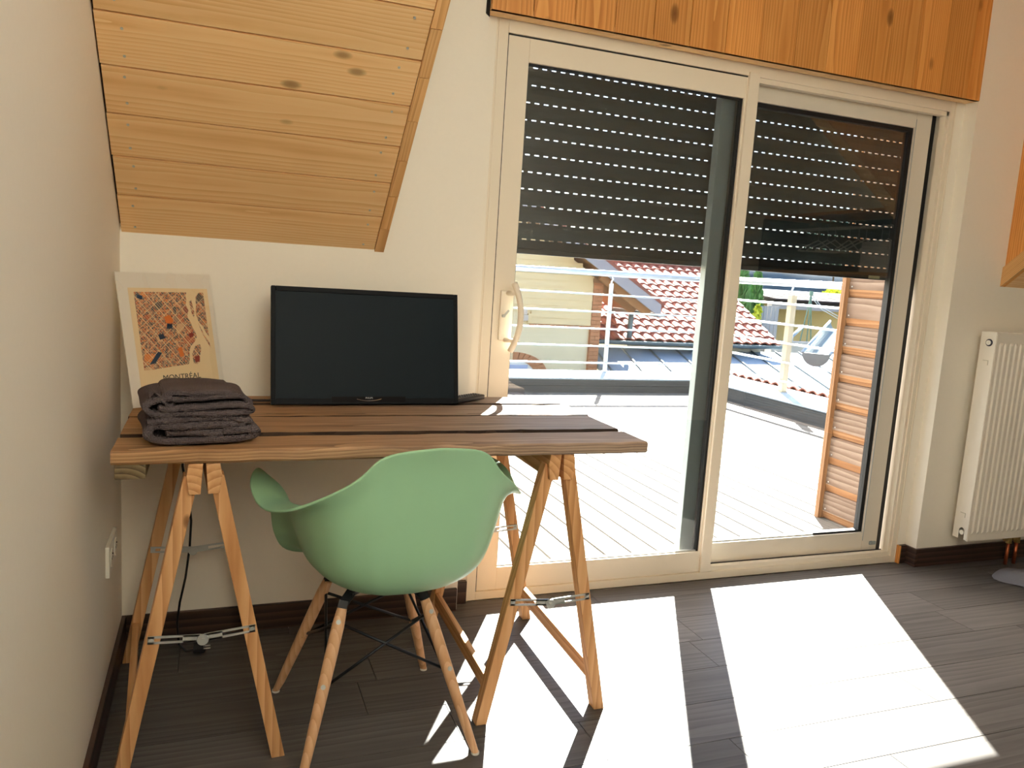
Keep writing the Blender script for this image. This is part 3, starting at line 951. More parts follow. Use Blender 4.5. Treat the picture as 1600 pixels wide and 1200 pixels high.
for q, mt in (([(.04,.03),(.11,.05),(.10,.10),(.03,.08)], M_navy), ([(.37,.32),(.46,.30),(.49,.38),(.45,.43),(.38,.40)], M_orange), ([(.40,.41),(.47,.41),(.46,.48),(.38,.48)], M_navy), ([(.08,.93),(.22,.77),(.27,.79),(.16,.92)], M_navy), ([(.68,.56),(.74,.53),(.76,.58),(.70,.61)], M_rust), ([(.73,.86),(.80,.85),(.79,.93),(.73,.94)], M_rust), ([(.25,.56),(.32,.54),(.35,.60),(.27,.62)], M_navy), ([(.50,.74),(.56,.72),(.58,.84),(.52,.86)], M_orange)):
    pobj('map_patch', [[mm(*p) for p in q][::-1]], mt, 0.0050, 0.0053, pr_)
M_ink = plain('dark_ink', srgb(34, 32, 40), 0.6)
text('lettering', 'MONTRÉAL', 0.0235, M_ink, PM @ Matrix.Translation(((mx0+mx1)/2+.004, mz1-0.276, -0.0050)) @ Matrix.Rotation(math.pi, 4, 'X') @ Matrix.Diagonal((1, -1, -1, 1)), pr_, 0.0002)
M_sleeve = glassmat('clear_sleeve', 0.05, (0.985, 0.985, 0.98, 1))
b = BM()
nx, ny = 14, 16
vs = [[b.verts.new(PM @ Vector((-0.003+(PW+.006)*i/nx, -0.0+(PH+.003)*j/ny, -0.0075-0.0015*math.sin(i*1.7+j*.6)*math.cos(j*.9)))) for j in range(ny+1)] for i in range(nx+1)]
for i in range(nx):
    for j in range(ny):
        b.faces.new((vs[i][j], vs[i+1][j], vs[i+1][j+1], vs[i][j+1]))
obj('clear_sleeve', b, M_sleeve, po, smooth=True)

# ------------------------------------------------------------------ folded towels
def towelmat():
    m, n, l, p = newmat('waffle_towel')
    p.inputs['Roughness'].default_value = 0.95
    p.inputs['Specular IOR Level'].default_value = 0.1
    tc = n.new('ShaderNodeTexCoord')
    vo = n.new('ShaderNodeTexVoronoi'); vo.inputs['Scale'].default_value = 260; vo.inputs['Randomness'].default_value = .35
    l.new(tc.outputs['Object'], vo.inputs['Vector'])
    no = n.new('ShaderNodeTexNoise'); no.inputs['Scale'].default_value = 12
    l.new(tc.outputs['Object'], no.inputs['Vector'])
    mx = n.new('ShaderNodeMixRGB'); mx.inputs[1].default_value = srgb(84, 74, 76); mx.inputs[2].default_value = srgb(116, 105, 106)
    l.new(no.outputs['Fac'], mx.inputs[0]); l.new(mx.outputs[0], p.inputs['Base Color'])
    b = n.new('ShaderNodeBump'); b.inputs['Strength'].default_value = 1.0; b.inputs['Distance'].default_value = 0.004
    l.new(vo.outputs['Distance'], b.inputs['Height']); l.new(b.outputs[0], p.inputs['Normal'])
    return m
M_towel = towelmat()
def ribbon(name, path, th, y0, y1, mtx, seed, parent):
    """thick cloth ribbon following a 2-D path (x, z), extruded along y with wobble"""
    rr = random.Random(seed)
    # resample smoothly
    P = [Vector((x, 0, z)) for x, z in path]
    pts = [catmull(P, i/((len(P)-1)*6)) for i in range((len(P)-1)*6+1)]
    n = len(pts)
    left, right = [], []
    for i, p in enumerate(pts):
        d = (pts[min(i+1, n-1)]-pts[max(i-1, 0)]).normalized()
        nn = Vector((-d.z, 0, d.x))
        e = 1.0
        if i == 0 or i == n-1: e = 0.45
        left.append(p + nn*th/2*e); right.append(p - nn*th/2*e)
    outline = left + right[::-1]
    b = BM()
    ny = 8
    rings = []
    for j in range(ny+1):
        t = j/ny
        y = y0 + (y1-y0)*t
        edge = 0.0
        row = []
        sq = 1.0
        for k, q in enumerate(outline):
            wob = 0.0022*math.sin(5.0*q.x/0.1 + 3*t + seed) + 0.0016*math.sin(9*q.z/0.1+seed*2+t*5)
            yy = y + (0.004*math.sin(k*0.35+seed) if j in (0, ny) else 0)
            row.append(b.verts.new(mtx @ Vector((q.x+wob, yy, q.z+wob*0.5))))
        rings.append(row)
    m = len(outline)
    for j in range(ny):
        for k in range(m):
            b.faces.new((rings[j][k], rings[j][(k+1) % m], rings[j+1][(k+1) % m], rings[j+1][k]))
    # end caps as quads between both sides of the ribbon
    for row, flip in ((rings[0], False), (rings[-1], True)):
        for i in range(n-1):
            q = (row[i], row[i+1], row[m-2-i], row[m-1-i])
            b.faces.new(q[::-1] if flip else q)
    o = obj(name, b, M_towel, parent, smooth=True)
    return o
TWM = Matrix.Translation((0.130, -0.77, TZ+0.003)) @ Matrix.Rotation(R(7), 4, 'Z') @ Matrix.Diagonal((0.94, 1.0, 0.75, 1.0))
lo = thing('folded_towel', 'dark grey brown folded towel at the bottom of the pile on the desk', 'towel', (0.25, -0.68, TZ), 'folded towels on the desk')
# lower towel: outer wrap with an inner folded core
ribbon('outer_wrap', [(0.235, 0.062), (0.15, 0.0585), (0.07, 0.058), (0.022, 0.060), (0.004, 0.046), (0.006, 0.026), (0.030, 0.0125), (0.10, 0.011), (0.19, 0.012), (0.245, 0.017), (0.262, 0.032), (0.245, 0.0425), (0.18, 0.037)], 0.021, 0.0, 0.215, TWM, 1, lo)
ribbon('inner_fold', [(0.045, 0.0365), (0.09, 0.036), (0.15, 0.0335), (0.185, 0.033)], 0.020, 0.003, 0.21, TWM, 2, lo)
ribbon('top_fold', [(0.255, 0.071), (0.18, 0.080), (0.10, 0.078), (0.03, 0.077), (0.006, 0.070)], 0.018, 0.002, 0.212, TWM, 5, lo)
hi = thing('folded_towel', 'dark grey brown folded towel with rumpled corner, topmost of the desk pile', 'towel', (0.25, -0.68, TZ+0.09), 'folded towels on the desk')
ribbon('outer_wrap', [(0.03, 0.118), (0.05, 0.1145), (0.11, 0.117), (0.18, 0.121), (0.232, 0.122), (0.250, 0.109), (0.232, 0.098), (0.15, 0.0965), (0.07, 0.095), (0.02, 0.098), (0.002, 0.114), (0.004, 0.130), (0.03, 0.143), (0.06, 0.147)], 0.018, 0.0, 0.212, TWM, 3, hi)
ribbon('top_fold', [(0.248, 0.118), (0.242, 0.134), (0.222, 0.147), (0.17, 0.152), (0.12, 0.146), (0.07, 0.140), (0.045, 0.150), (0.062, 0.164), (0.11, 0.163), (0.17, 0.162), (0.212, 0.157)], 0.017, 0.004, 0.205, TWM, 4, hi)
# rumpled corner of the top towel
b = BM()
g = []
for i in range(13):
    row = []
    for j in range(9):
        u, v = i/12, j/8
        x = 0.005 + 0.075*u
        z = 0.148 + 0.022*math.sin(u*7+v*2) * (1-0.4*v) + 0.012*v
        y = 0.005 + 0.085*v + 0.012*math.sin(u*9)
        row.append(b.verts.new(TWM @ Vector((x, y, z))))
    g.append(row)
for i in range(12):
    for j in range(8):
        b.faces.new((g[i][j], g[i+1][j], g[i+1][j+1], g[i][j+1]))
rc_ = obj('rumpled_corner', b, M_towel, hi, smooth=True)
s_ = rc_.modifiers.new('thick', 'SOLIDIFY'); s_.thickness = 0.007
s_ = rc_.modifiers.new('sub', 'SUBSURF'); s_.levels = s_.render_levels = 1

# ------------------------------------------------------------------ wall outlet
ot = thing('wall_outlet', 'white double power socket on the left wall beside the trestle', 'socket', (0.0, -0.31, 0.42))
b = BM(); box(b, 0.0, 0.011, -0.405, -0.222, 0.376, 0.466)
pl = obj('cover_plate', b, M_white_pl, ot, bevel=0.003)
for y in (-0.360, -0.268):
    b = BM(); cyl(b, (0.0115, y, 0.421), (1, 0, 0), 0.026, 0.003, 24)
    s = obj('socket_face', b, M_white_pl, ot)
    b = BM()
    for k in (-.0095, .0095): cyl(b, (0.0132, y+k, 0.421), (1, 0, 0), 0.0035, 0.001, 10)
    cyl(b, (0.014, y, 0.433), (1, 0, 0), 0.0025, 0.003, 8)
    obj('pin_hole', b, M_black, s)

# ------------------------------------------------------------------ radiator
M_slot = plain('slot_grey', srgb(190, 182, 165), .6)
rd = thing('radiator', 'white ribbed panel radiator hanging on the right wall beside the door', 'radiator', (3.98, -0.07, 0.15))
RX0, RX1, RZ0, RZ1, RYF, RYB = 3.650, 4.36, 0.152, 1.150, -0.115, -0.035
b = BM()
# front panel with pressed vertical ribs, as a strip profile with depth
prof = [(RX0+0.004, RYF)]
x = RX0+0.022
while x < RX1-0.03:
    prof += [(x, RYF), (x+0.006, RYF-0.006), (x+0.017, RYF-0.006), (x+0.023, RYF)]
    x += 0.0335
prof.append((RX1-0.004, RYF))
zs = [(RZ0, 0), (RZ0+0.035, 0), (RZ0+0.048, 1), (RZ1-0.055, 1), (RZ1-0.042, 0), (RZ1, 0)]
rings = []
for z, k in zs:
    rings.append([b.verts.new((px, RYF if k == 0 else py, z)) for px, py in prof])
for i in range(len(zs)-1):
    for k in range(len(prof)-1):
        b.faces.new((rings[i][k], rings[i][k+1], rings[i+1][k+1], rings[i+1][k]))
fp = obj('front_panel', b, M_rad, rd)
sol = fp.modifiers.new('t', 'SOLIDIFY'); sol.thickness = 0.010; sol.offset = -1
fp.data.polygons.foreach_set('use_smooth', [False]*len(fp.data.polygons))
b = BM(); box(b, RX0+.012, RX1-.012, RYB-0.012, RYB, RZ0+.01, RZ1-.01)
obj('rear_panel', b, M_rad, rd)
# side grille with notches top and bottom
b = BM()
yc = (RYF+RYB)/2
def circ(cy, cz, r, a0, a1, n=10): return [(cy+r*math.cos(R(a0+(a1-a0)*i/n)), cz+r*math.sin(R(a0+(a1-a0)*i/n))) for i in range(n+1)]
outl = [(RYF+.002, RZ0+.004)] + [(yc-.006-.015, RZ0+.004)] + circ(yc-.006, RZ0+.045, .015, 180, 0) + [(yc+.009, RZ0+.004)] + [(RYB, RZ0+.004), (RYB, RZ1), (RYF+.002, RZ1)]
prism(b, outl, 'X', RX0, RX0+0.003)
sg = obj('side_cover', b, M_rad, rd)
b = BM(); cyl(b, (RX0-.001, yc-.006, RZ1-.045), (1, 0, 0), 0.017, 0.004, 20)
h_ = obj('vent_recess', b, plain('dark_slot', srgb(40, 40, 60), .6), sg)
b = BM(); cyl(b, (RX0-.004, yc-.006, RZ1-.045), (1, 0, 0), 0.0115, 0.008, 16); cyl(b, (RX0-.009, yc-.006, RZ1-.045), (1, 0, 0), 0.006, 0.006, 8)
obj('vent_plug', b, M_white_pl, sg)
b = BM(); cyl(b, (RX0+.006, yc-.006, RZ0+.036), (1, 0, 0), 0.012, 0.014, 16)
obj('bottom_plug', b, M_white_pl, sg)
for zz, s in ((RZ1-.13, 1), (RZ0+.13, 1)):
    b = BM(); box(b, RX0-.0012, RX0, yc-.012, yc+.014, zz, zz+.0022); box(b, RX0-.0012, RX0, yc-.0145, yc-.012, zz-.02, zz+.0022)
    obj('clip_slot', b, M_slot, sg)
b = BM()
box(b, RX0, RX1, RYF+.002, RYB, RZ1, RZ1+0.004)
for i in range(22):
    xx = RX0+.02+i*.031
    box(b, xx, xx+.012, RYF+.015, RYB-.012, RZ1+0.004, RZ1+0.006)
obj('top_grille', b, M_rad, rd)
for q in ((RX0+.06, RX0+.09, RYB, 0.0, RZ1-.25, RZ1-.2), (RX1-.09, RX1-.06, RYB, 0.0, RZ1-.25, RZ1-.2), (RX0+.06, RX0+.09, RYB, 0.0, RZ0+.1, RZ0+.15)):
    b = BM(); box(b, *q); obj('wall_bracket', b, M_rad, rd)
for xx in (3.992, 4.05):
    b = BM(); cyl(b, (xx, -0.075, 0.055), (0, 0, 1), 0.0085, 0.11, 12)
    pp = obj('copper_pipe', b, M_copper, rd, smooth=True)
    b = BM(); cyl(b, (xx, -0.075, 0.125), (0, 0, 1), 0.015, 0.03, 6); cyl(b, (xx, -0.075, 0.145), (0, 0, 1), 0.012, 0.025, 12); cyl(b, (xx-.02, -0.075, 0.13), (1, 0, 0), 0.008, 0.03, 10)
    obj('pipe_valve', b, M_brass, pp)

# grey cloth on the floor at the right edge
b = BM()
g = []
rr = random.Random(4)
for i in range(31):
    row = []
    for j in range(21):
        u, v = i/30, j/20
        ang = u*2*math.pi
        r = v*(0.22+0.03*math.sin(3*ang+1)+0.02*math.sin(5*ang))
        x = 3.945 + r*math.cos(ang); y = -0.30 + 0.75*r*math.sin(ang)
        z = 0.004 + (1-v)**0.7*0.05*(0.6+0.4*math.sin(4*ang+v*6)) + 0.020*(1-v*v)*abs(math.sin(ang*6+v*5))
        row.append(b.verts.new((x, y, z)))
    g.append(row)
for i in range(30):
    for j in range(20):
        try: b.faces.new((g[i][j], g[i+1][j], g[i+1][j+1], g[i][j+1]))
        except ValueError: pass
bmesh.ops.remove_doubles(b, verts=b.verts, dist=0.0005)
o = obj('cloth', b, M_cloth_grey, smooth=True); tag(o, 'crumpled grey cloth on the floor under the radiator', 'cloth')

# ------------------------------------------------------------------ wardrobe under the right slope (seen mirrored in the panes)
M_dark = plain('dark_cabinet', srgb(60, 52, 46), 0.6)
wd = thing('open_wardrobe', 'open wooden wardrobe with shelf and rail under the right slope, mirrored in the glass', 'wardrobe', (5.4, -2.4, 0))
b = BM()
for q in ((5.15, 5.69, -1.62, -1.60, 0, 1.95), (5.15, 5.69, -3.32, -3.30, 0, 1.95), (5.67, 5.69, -3.30, -1.62, 0, 1.95)):
    box(b, *q)
obj('carcass', b, M_dark, wd)
for z in (1.45, 1.95, 0.12):
    b = BM(); box(b, 5.15, 5.66, -3.30, -1.62, z, z+0.025); obj('shelf', b, M_pine_y, wd)
b = BM(); cyl(b, (5.42, -2.46, 1.86), (0, 1, 0), 0.014, 1.67, 12); obj('hanging_rail', b, M_metal, wd)
hg = thing('coat_hanger', 'white plastic coat hanger on the wardrobe rail, mirrored in the glass', 'hanger', (5.42, -1.9, 1.86), 'coat hangers on the wardrobe rail')
b = BM()
tube(b, [(5.42-.19, -1.9, 1.66), (5.42, -1.9, 1.76), (5.42+.19, -1.9, 1.66), (5.42-.19, -1.9, 1.655)], 0.006, 6)
obj('hanger_body', b, M_white_pl, hg)
b = BM(); tube(b, [(5.42, -1.9, 1.76), (5.42, -1.9, 1.83), (5.405, -1.9, 1.86), (5.42, -1.9, 1.88), (5.44, -1.9, 1.87)], 0.003, 6)
obj('hanger_hook', b, M_metal, hg)
for k in range(1, 9):
    h2 = copy_tree(hg); h2.location = (5.42, -1.9-0.12*k-random.uniform(-.03, .03), 1.86); h2.rotation_euler = (0, 0, random.uniform(-.25, .25))
b = BM(); box(b, 5.2, 5.45, -2.1, -1.75, 1.476, 1.72)
o = obj('storage_box', b, plain('pale_box', srgb(200, 196, 190), .6), bevel=0.004); tag(o, 'pale storage box on the wardrobe shelf, mirrored in the glass', 'box')


# ================================================================== OUTSIDE
M_deck = wood('deck_board', srgb(98, 92, 84), srgb(116, 110, 102), srgb(130, 125, 117), 'Y', 0.7, ring=8, tint=0.08, fibre=0.6)
M_deckx = wood('deck_board_x', srgb(98, 92, 84), srgb(116, 110, 102), srgb(130, 125, 117), 'X', 0.7, ring=8, tint=0.08, fibre=0.6)
M_kerb = wood('kerb_fascia', srgb(38, 40, 42), srgb(54, 57, 59), srgb(76, 78, 79), 'X', 0.7, ring=6, tint=0.05, fibre=0.6)
M_zinc = plain('zinc_sheet', srgb(150, 164, 176), 0.5, metal=0.1, var=0.05, scale=6)
M_zincd = plain('zinc_gutter', srgb(104, 114, 116), 0.45, metal=0.3, var=0.06, scale=12)
M_clad = wood('weathered_cladding', srgb(96, 72, 56), srgb(124, 102, 86), srgb(146, 126, 110), 'Y', 0.7, ring=5, dist=9, tint=0.08, fibre=0.4, knots=0.6)
M_cladfresh = wood('fresh_cladding', srgb(128, 86, 54), srgb(152, 108, 72), srgb(170, 128, 92), 'Y', 0.65, ring=10, tint=0.1)
M_batten = wood('corner_batten', srgb(112, 78, 50), srgb(138, 100, 68), srgb(156, 120, 86), 'Z', 0.6, ring=10, tint=0.05)
M_rail = plain('brushed_steel', srgb(205, 208, 210), 0.35, metal=0.7, var=0.04)
M_postw = plain('pale_post', srgb(196, 180, 152), 0.45, metal=0.2, var=0.03)

# terrace deck: boards along y, a border strip of boards along x at the far end
deck = thing('terrace_deck', 'sunlit pale wooden deck of long boards outside the sliding door', 'deck', (3.5, 3, -0.1))
b = BM(); box(b, 0.6, 6.0, 0.36, 5.58, -0.30, -0.085); obj('deck_base', b, M_gap, deck)
x = 0.62
while x < 5.98:
    b = BM(); box(b, x, min(x+0.1315, 5.99), 0.362, 4.545, -0.085, -0.05 - random.uniform(0, .0015))
    obj('deck_board', b, M_deck, deck)
    x += 0.1465
y = 4.552
while y < 5.5:
    b = BM(); box(b, 3.83, 5.99, y, min(y+0.1315, 5.565), -0.085, -0.05 - random.uniform(0, .0015)); obj('border_board', b, M_deckx, deck)
    y += 0.1465
x = 0.62
while x < 3.8:
    b = BM(); box(b, x, min(x+0.1315, 3.826), 4.552, 5.565, -0.085, -0.05 - random.uniform(0, .0015)); obj('deck_board', b, M_deck, deck)
    x += 0.1465

# parapet kerbs
kb = thing('terrace_kerb', 'low terrace kerb with dark boards and white sheet top along the far side', 'kerb', (4.5, 5.9, -0.1))
b = BM(); box(b, 0.6, 6.75, 5.585, 6.28, -0.6, 0.105); obj('core', b, M_zincd, kb)
b = BM(); box(b, 0.6, 6.0, 5.568, 5.585, -0.085, 0.03); obj('fascia_board', b, M_kerb, kb)
b = BM(); box(b, 0.6, 6.0, 5.562, 5.585, 0.034, 0.105); obj('fascia_board', b, M_kerb, kb)
b = BM(); box(b, 0.6, 6.78, 5.555, 6.30, 0.105, 0.12); obj('cap_sheet', b, M_zinc, kb, bevel=0.003)
M_kerby = wood('kerb_fascia_y', srgb(38, 40, 42), srgb(54, 57, 59), srgb(76, 78, 79), 'Y', 0.7, ring=6, tint=0.05, fibre=0.6)
kc = thing('terrace_kerb', 'low terrace kerb with dark board running towards the wood clad wing', 'kerb', (6.3, 3.5, -0.1))
b = BM(); box(b, 6.02, 6.75, 0.4, 5.55, -0.6, 0.105); obj('core', b, M_zincd, kc)
b = BM(); box(b, 6.0, 6.02, 0.4, 5.555, -0.085, 0.105); obj('fascia_board', b, M_kerby, kc)
b = BM(); box(b, 5.99, 6.77, 0.4, 5.55, 0.105, 0.12); obj('cap_sheet', b, M_zinc, kc, bevel=0.003)

# railing
rg = thing('terrace_railing', 'steel terrace railing with round top rail, posts and five thin bars', 'railing', (4.9, 6.2, 0.12))
def rail_post(x, y, w, z1, mat, ax):
    b = BM()
    box(b, x-w/2, x+w/2, y-w/2, y+w/2, 0.12, z1)
    box(b, x-w*.9, x+w*.9, y-w*.9, y+w*.9, 0.12, 0.128)
    p = obj('post', b, mat, rg, bevel=0.003)
    b = BM(); tube(b, [(x, y, z1-.01), (x, y, z1+.03), (x+(0.02 if ax == 'X' else 0), y+(0.02 if ax == 'Y' else 0), z1+.06), (x, y, 1.34)], 0.012, 8)
    obj('rail_bracket', b, M_rail, p, smooth=True)
    return p
for x in (2.25, 3.615, 4.945, 6.30): 
    p = rail_post(x, 6.2, 0.042, 1.235, M_rail, 'X')
    b = BM()
    for z in (1.095, .878, .667, .447, .234): cyl(b, (x, 6.172, z), (0, 1, 0), 0.016, 0.02, 10)
    obj('bar_clamp', b, M_alu_grey, p)
for x, y in ((6.50, 4.69), (6.50, 3.0)):
    p = rail_post(x, y, 0.072, 1.24, M_postw, 'Y')
    b = BM()
    for z in (1.14, .905, .69, .47, .25): cyl(b, (6.455, y, z), (1, 0, 0), 0.016, 0.02, 10)
    obj('bar_clamp', b, M_alu_grey, p)
b = BM(); tube(b, [(1.5, 6.2, 1.345), (6.45, 6.2, 1.37)], 0.038, 14); obj('top_rail', b, M_rail, rg, smooth=True)
b = BM(); tube(b, [(6.50, 6.25, 1.385), (6.50, 2.6, 1.372)], 0.040, 14); obj('top_rail', b, M_rail, rg, smooth=True)
for z in (1.095, .878, .667, .447, .234):
    b = BM(); tube(b, [(1.5, 6.165, z), (6.42, 6.165, z)], 0.0105, 8); obj('thin_bar', b, M_rail, rg, smooth=True)
for z in (1.14, .905, .69, .47, .25):
    b = BM(); tube(b, [(6.44, 6.2, z), (6.44, 2.6, z)], 0.0125, 8); obj('thin_bar', b, M_rail, rg, smooth=True)

# wood clad wing right of the door
wg = thing('clad_wing', 'short outside wall clad in weathered boards right behind the right glass pane', 'wall', (3.9, 0.6, -0.05))
b = BM(); box(b, 3.722, 4.4, 0.34, 0.895, -0.049, 2.7); obj('core', b, M_gap, wg)
M_bv = [M_clad, M_cladfresh]
z = -0.0495
k = 0
while z < 2.5:
    h = 0.165
    b = BM()
    prof = [(3.722, z+0.002), (3.716, z+0.002), (3.700, z+0.046), (3.700, z+h-0.003), (3.706, z+h), (3.722, z+h)]
    a = [b.verts.new((px, 0.345, pz)) for px, pz in prof]; c = [b.verts.new((px, 0.883, pz)) for px, pz in prof]
    n = len(prof)
    for i in range(n):
        f = b.faces.new((a[i], a[(i+1) % n], c[(i+1) % n], c[i]))
        if i in (0, 1): f.material_index = 1
    b.faces.new(a[::-1]); b.faces.new(c)
    bo = obj('cladding_board', b, M_bv, wg)
    b = BM()
    for yy in (0.40, 0.862): cyl(b, (3.6995, yy, z+0.062), (1, 0, 0), 0.0045, 0.003, 8)
    obj('nail_head', b, M_metal, bo)
    z += h
b = BM(); box(b, 3.672, 3.74, 0.884, 0.915, -0.049, 2.6); obj('corner_batten', b, M_batten, wg, bevel=0.002)
for y0 in (0.362,):
    pass

# zinc roof between the kerb and the tiled house, rising to the house
zn = thing('zinc_roof', 'low zinc sheet roof with standing seams behind the terrace railing', 'roof', (9, 9, -0.6))
def zz(y): return -0.02 + 0.22*(y-11.0)
b = BM()
v = [b.verts.new(p) for p in ((6.80, 6.0, zz(6.0)), (15.5, 6.0, zz(6.0)), (15.5, 11.0, zz(11.0)), (6.80, 11.0, zz(11.0)), (6.80, 6.0, zz(6)-.1), (15.5, 6, zz(6)-.1), (15.5, 11, zz(11)-.1), (6.8, 11, zz(11)-.1))]
for f in ((0,1,2,3),(7,6,5,4),(0,4,5,1),(1,5,6,2),(2,6,7,3),(3,7,4,0)): b.faces.new([v[i] for i in f])
obj('sheet', b, M_zinc, zn)
for i in range(13):
    x0 = 7.1 + 0.62*i
    b = BM(); beam(b, (x0-0.9, 6.0, zz(6)+.015), (x0+0.05, 11.0, zz(11)+.015), 0.02, 0.035); obj('standing_seam', b, M_zincd, zn)

# row of roof tiles along the outer edge of the right kerb
M_tile = plain('clay_tile', srgb(150, 82, 62), 0.7, var=0.16, scale=9, bump=0.2)
M_tile2 = plain('old_clay_tile', srgb(142, 80, 62), 0.75, var=0.2, scale=7, bump=0.2)
tr_ = thing('edge_tile_row', 'single row of red clay roof tiles along the outer edge of the kerb', 'tiles', (6.85, 5.0, 0.0))
def tile_mesh(name, w, L, h, th, mat):
    """S shaped pantile: x across, y up the slope, thickness below"""
    b = BM()
    n = 8
    prof = []
    for i in range(n+1):
        t = i/n
        prof.append((w*1.10*t - w*0.05, h*(0.5+0.5*math.cos(2*math.pi*(t*0.98-0.28)))))
    r0 = [b.verts.new((px, 0, pz+th)) for px, pz in prof]
    r1 = [b.verts.new((px, L, pz+th)) for px, pz in prof]
    q0 = [b.verts.new((px, 0, pz)) for px, pz in prof]
    q1 = [b.verts.new((px, L, pz)) for px, pz in prof]
    for i in range(n):
        b.faces.new((r0[i], r0[i+1], r1[i+1], r1[i])); b.faces.new((q0[i], q1[i], q1[i+1], q0[i+1]))
        b.faces.new((r0[i], q0[i], q0[i+1], r0[i+1])); b.faces.new((r1[i], r1[i+1], q1[i+1], q1[i]))
    b.faces.new((r0[0], r1[0], q1[0], q0[0])); b.faces.new((r0[n], q0[n], q1[n], r1[n]))
    bmesh.ops.recalc_face_normals(b, faces=b.faces)
    me = bpy.data.meshes.new(name); b.to_mesh(me); b.free()
    me.materials.append(mat)
    me.polygons.foreach_set('use_smooth', [False]*len(me.polygons))
    return me
tme = tile_mesh('roof_tile', 0.165, 0.30, 0.035, 0.014, M_tile2)
yy = 3.9
while yy < 6.1:
    o = bpy.data.objects.new('roof_tile', tme); C.objects.link(o)
    o.parent = tr_; o.matrix_parent_inverse = root_inv(tr_)
    o.matrix_basis = Matrix.Translation((6.78, yy, 0.118)) @ Matrix.Rotation(R(-90), 4, 'Z') @ Matrix.Rotation(R(-18), 4, 'X')
    yy += 0.165

# tiled house
th = thing('tiled_house', 'house with red pantile roof and grey gutter behind the railing', 'house', (9.3, 12.5, -3.0))
EX0, EX1, EY, EZ, PITCH = 7.0, 11.33, 10.70, 0.15, math.atan(0.52)
RUN = 2.95
b = BM(); box(b, 7.9, 11.1, 10.98, 16.0, -6.0, 0.12); obj('wall', b, plain('pale_render', srgb(206, 196, 178), .8), th)
b = BM()
prism(b, [(EY, EZ-0.02), (EY+RUN, EZ-0.02+0.52*RUN), (EY+2*RUN, EZ-0.02), (EY+2*RUN, EZ-0.10), (EY+RUN, EZ-0.12+0.52*RUN), (EY, EZ-0.08)], 'X', 7.0, EX1)
obj('roof_deck', b, M_gap, th)
tme2 = tile_mesh('roof_tile', 0.228, 0.31, 0.036, 0.034, M_tile)
nrow, ncol = 13, 19
for r in range(nrow):
    for c in range(ncol):
        o = bpy.data.objects.new('roof_tile', tme2); C.objects.link(o)
        o.parent = th; o.matrix_parent_inverse = root_inv(th)
        s = r*0.2555 - 0.03
        o.matrix_basis = Matrix.Translation((EX1 - 0.228*(c+1), EY + s*math.cos(PITCH), EZ + s*math.sin(PITCH) + 0.016 + random.uniform(0, .004))) @ Matrix.Rotation(PITCH - R(5.0), 4, 'X') @ Matrix.Rotation(R(random.uniform(-.6, .6)), 4, 'Z')
b = BM(); tube(b, [(7.0, EY+RUN, EZ+.52*RUN+.03), (EX1, EY+RUN, EZ+.52*RUN+.03)], 0.10, 12); obj('ridge_cap', b, M_tile, th, smooth=True)
def gutter(bm, a, c, r, seg=10):
    a = Vector(a); c = Vector(c); d = (c-a).normalized()
    s = d.cross(Vector((0, 0, 1))).normalized(); up = s.cross(d)
    R0, R1, Q0, Q1 = [], [], [], []
    for i in range(seg+1):
        t = math.pi + math.pi*i/seg
        o1 = s*math.cos(t)*r + up*math.sin(t)*r; o2 = o1*0.93
        R0.append(bm.verts.new(a+o1)); R1.append(bm.verts.new(c+o1)); Q0.append(bm.verts.new(a+o2)); Q1.append(bm.verts.new(c+o2))
    for i in range(seg):
        bm.faces.new((R0[i], R0[i+1], R1[i+1], R1[i])); bm.faces.new((Q0[i], Q1[i], Q1[i+1], Q0[i+1]))
        bm.faces.new((R0[i], Q0[i], Q0[i+1], R0[i+1])); bm.faces.new((R1[i], R1[i+1], Q1[i+1], Q1[i]))
    bm.faces.new((R0[0], R1[0], Q1[0], Q0[0])); bm.faces.new((R0[-1], Q0[-1], Q1[-1], R1[-1]))
b = BM(); gutter(b, (6.95, EY-0.06, EZ), (EX1+.15, EY-0.06, EZ), 0.075); gu = obj('gutter', b, M_zincd, th)
b = BM()
for i in range(9): 
    xx = 7.6+0.45*i; box(b, xx, xx+.025, EY-.14, EY+.02, EZ-.004, EZ+.006)
obj('gutter_hook', b, M_zinc, gu)
b = BM(); tube(b, [(9.28, EY-.05, 0.06), (9.28, EY+.05, -0.06), (9.28, EY+.12, -.2)], 0.045, 10); obj('outlet_pipe', b, M_zinc, gu, smooth=True)

# yellow gable house on the left
M_siding = plain('cream_siding', srgb(232, 204, 154), 0.6, var=0.02, scale=5)
M_stucco = plain('cream_stucco', srgb(232, 214, 176), 0.75, var=0.02)
M_brick = plain('orange_brick', srgb(190, 126, 84), 0.75, var=0.08, scale=14)
M_timber = wood('eave_timber', srgb(120, 80, 50), srgb(160, 112, 72), srgb(184, 138, 96), 'Y', 0.7)
M_barge = plain('pale_bargeboard', srgb(160, 150, 150), 0.55, var=0.02)
yh = thing('gable_house', 'cream gable house with brick corner and arched window behind the railing', 'house', (5.0, 12, -3))
GY = 10.0
b = BM()
# gable wall core, ridge to the left
gx = lambda x: 0.87 + (7.55-x)*0.60       # roof underside over x
prism(b, [(2.5, -6.0), (6.55, -6.0), (6.55, gx(6.55)-.1), (2.5, gx(2.5)-.1)], 'Y', GY+0.03, GY+1.5)
obj('wall', b, M_stucco, yh)
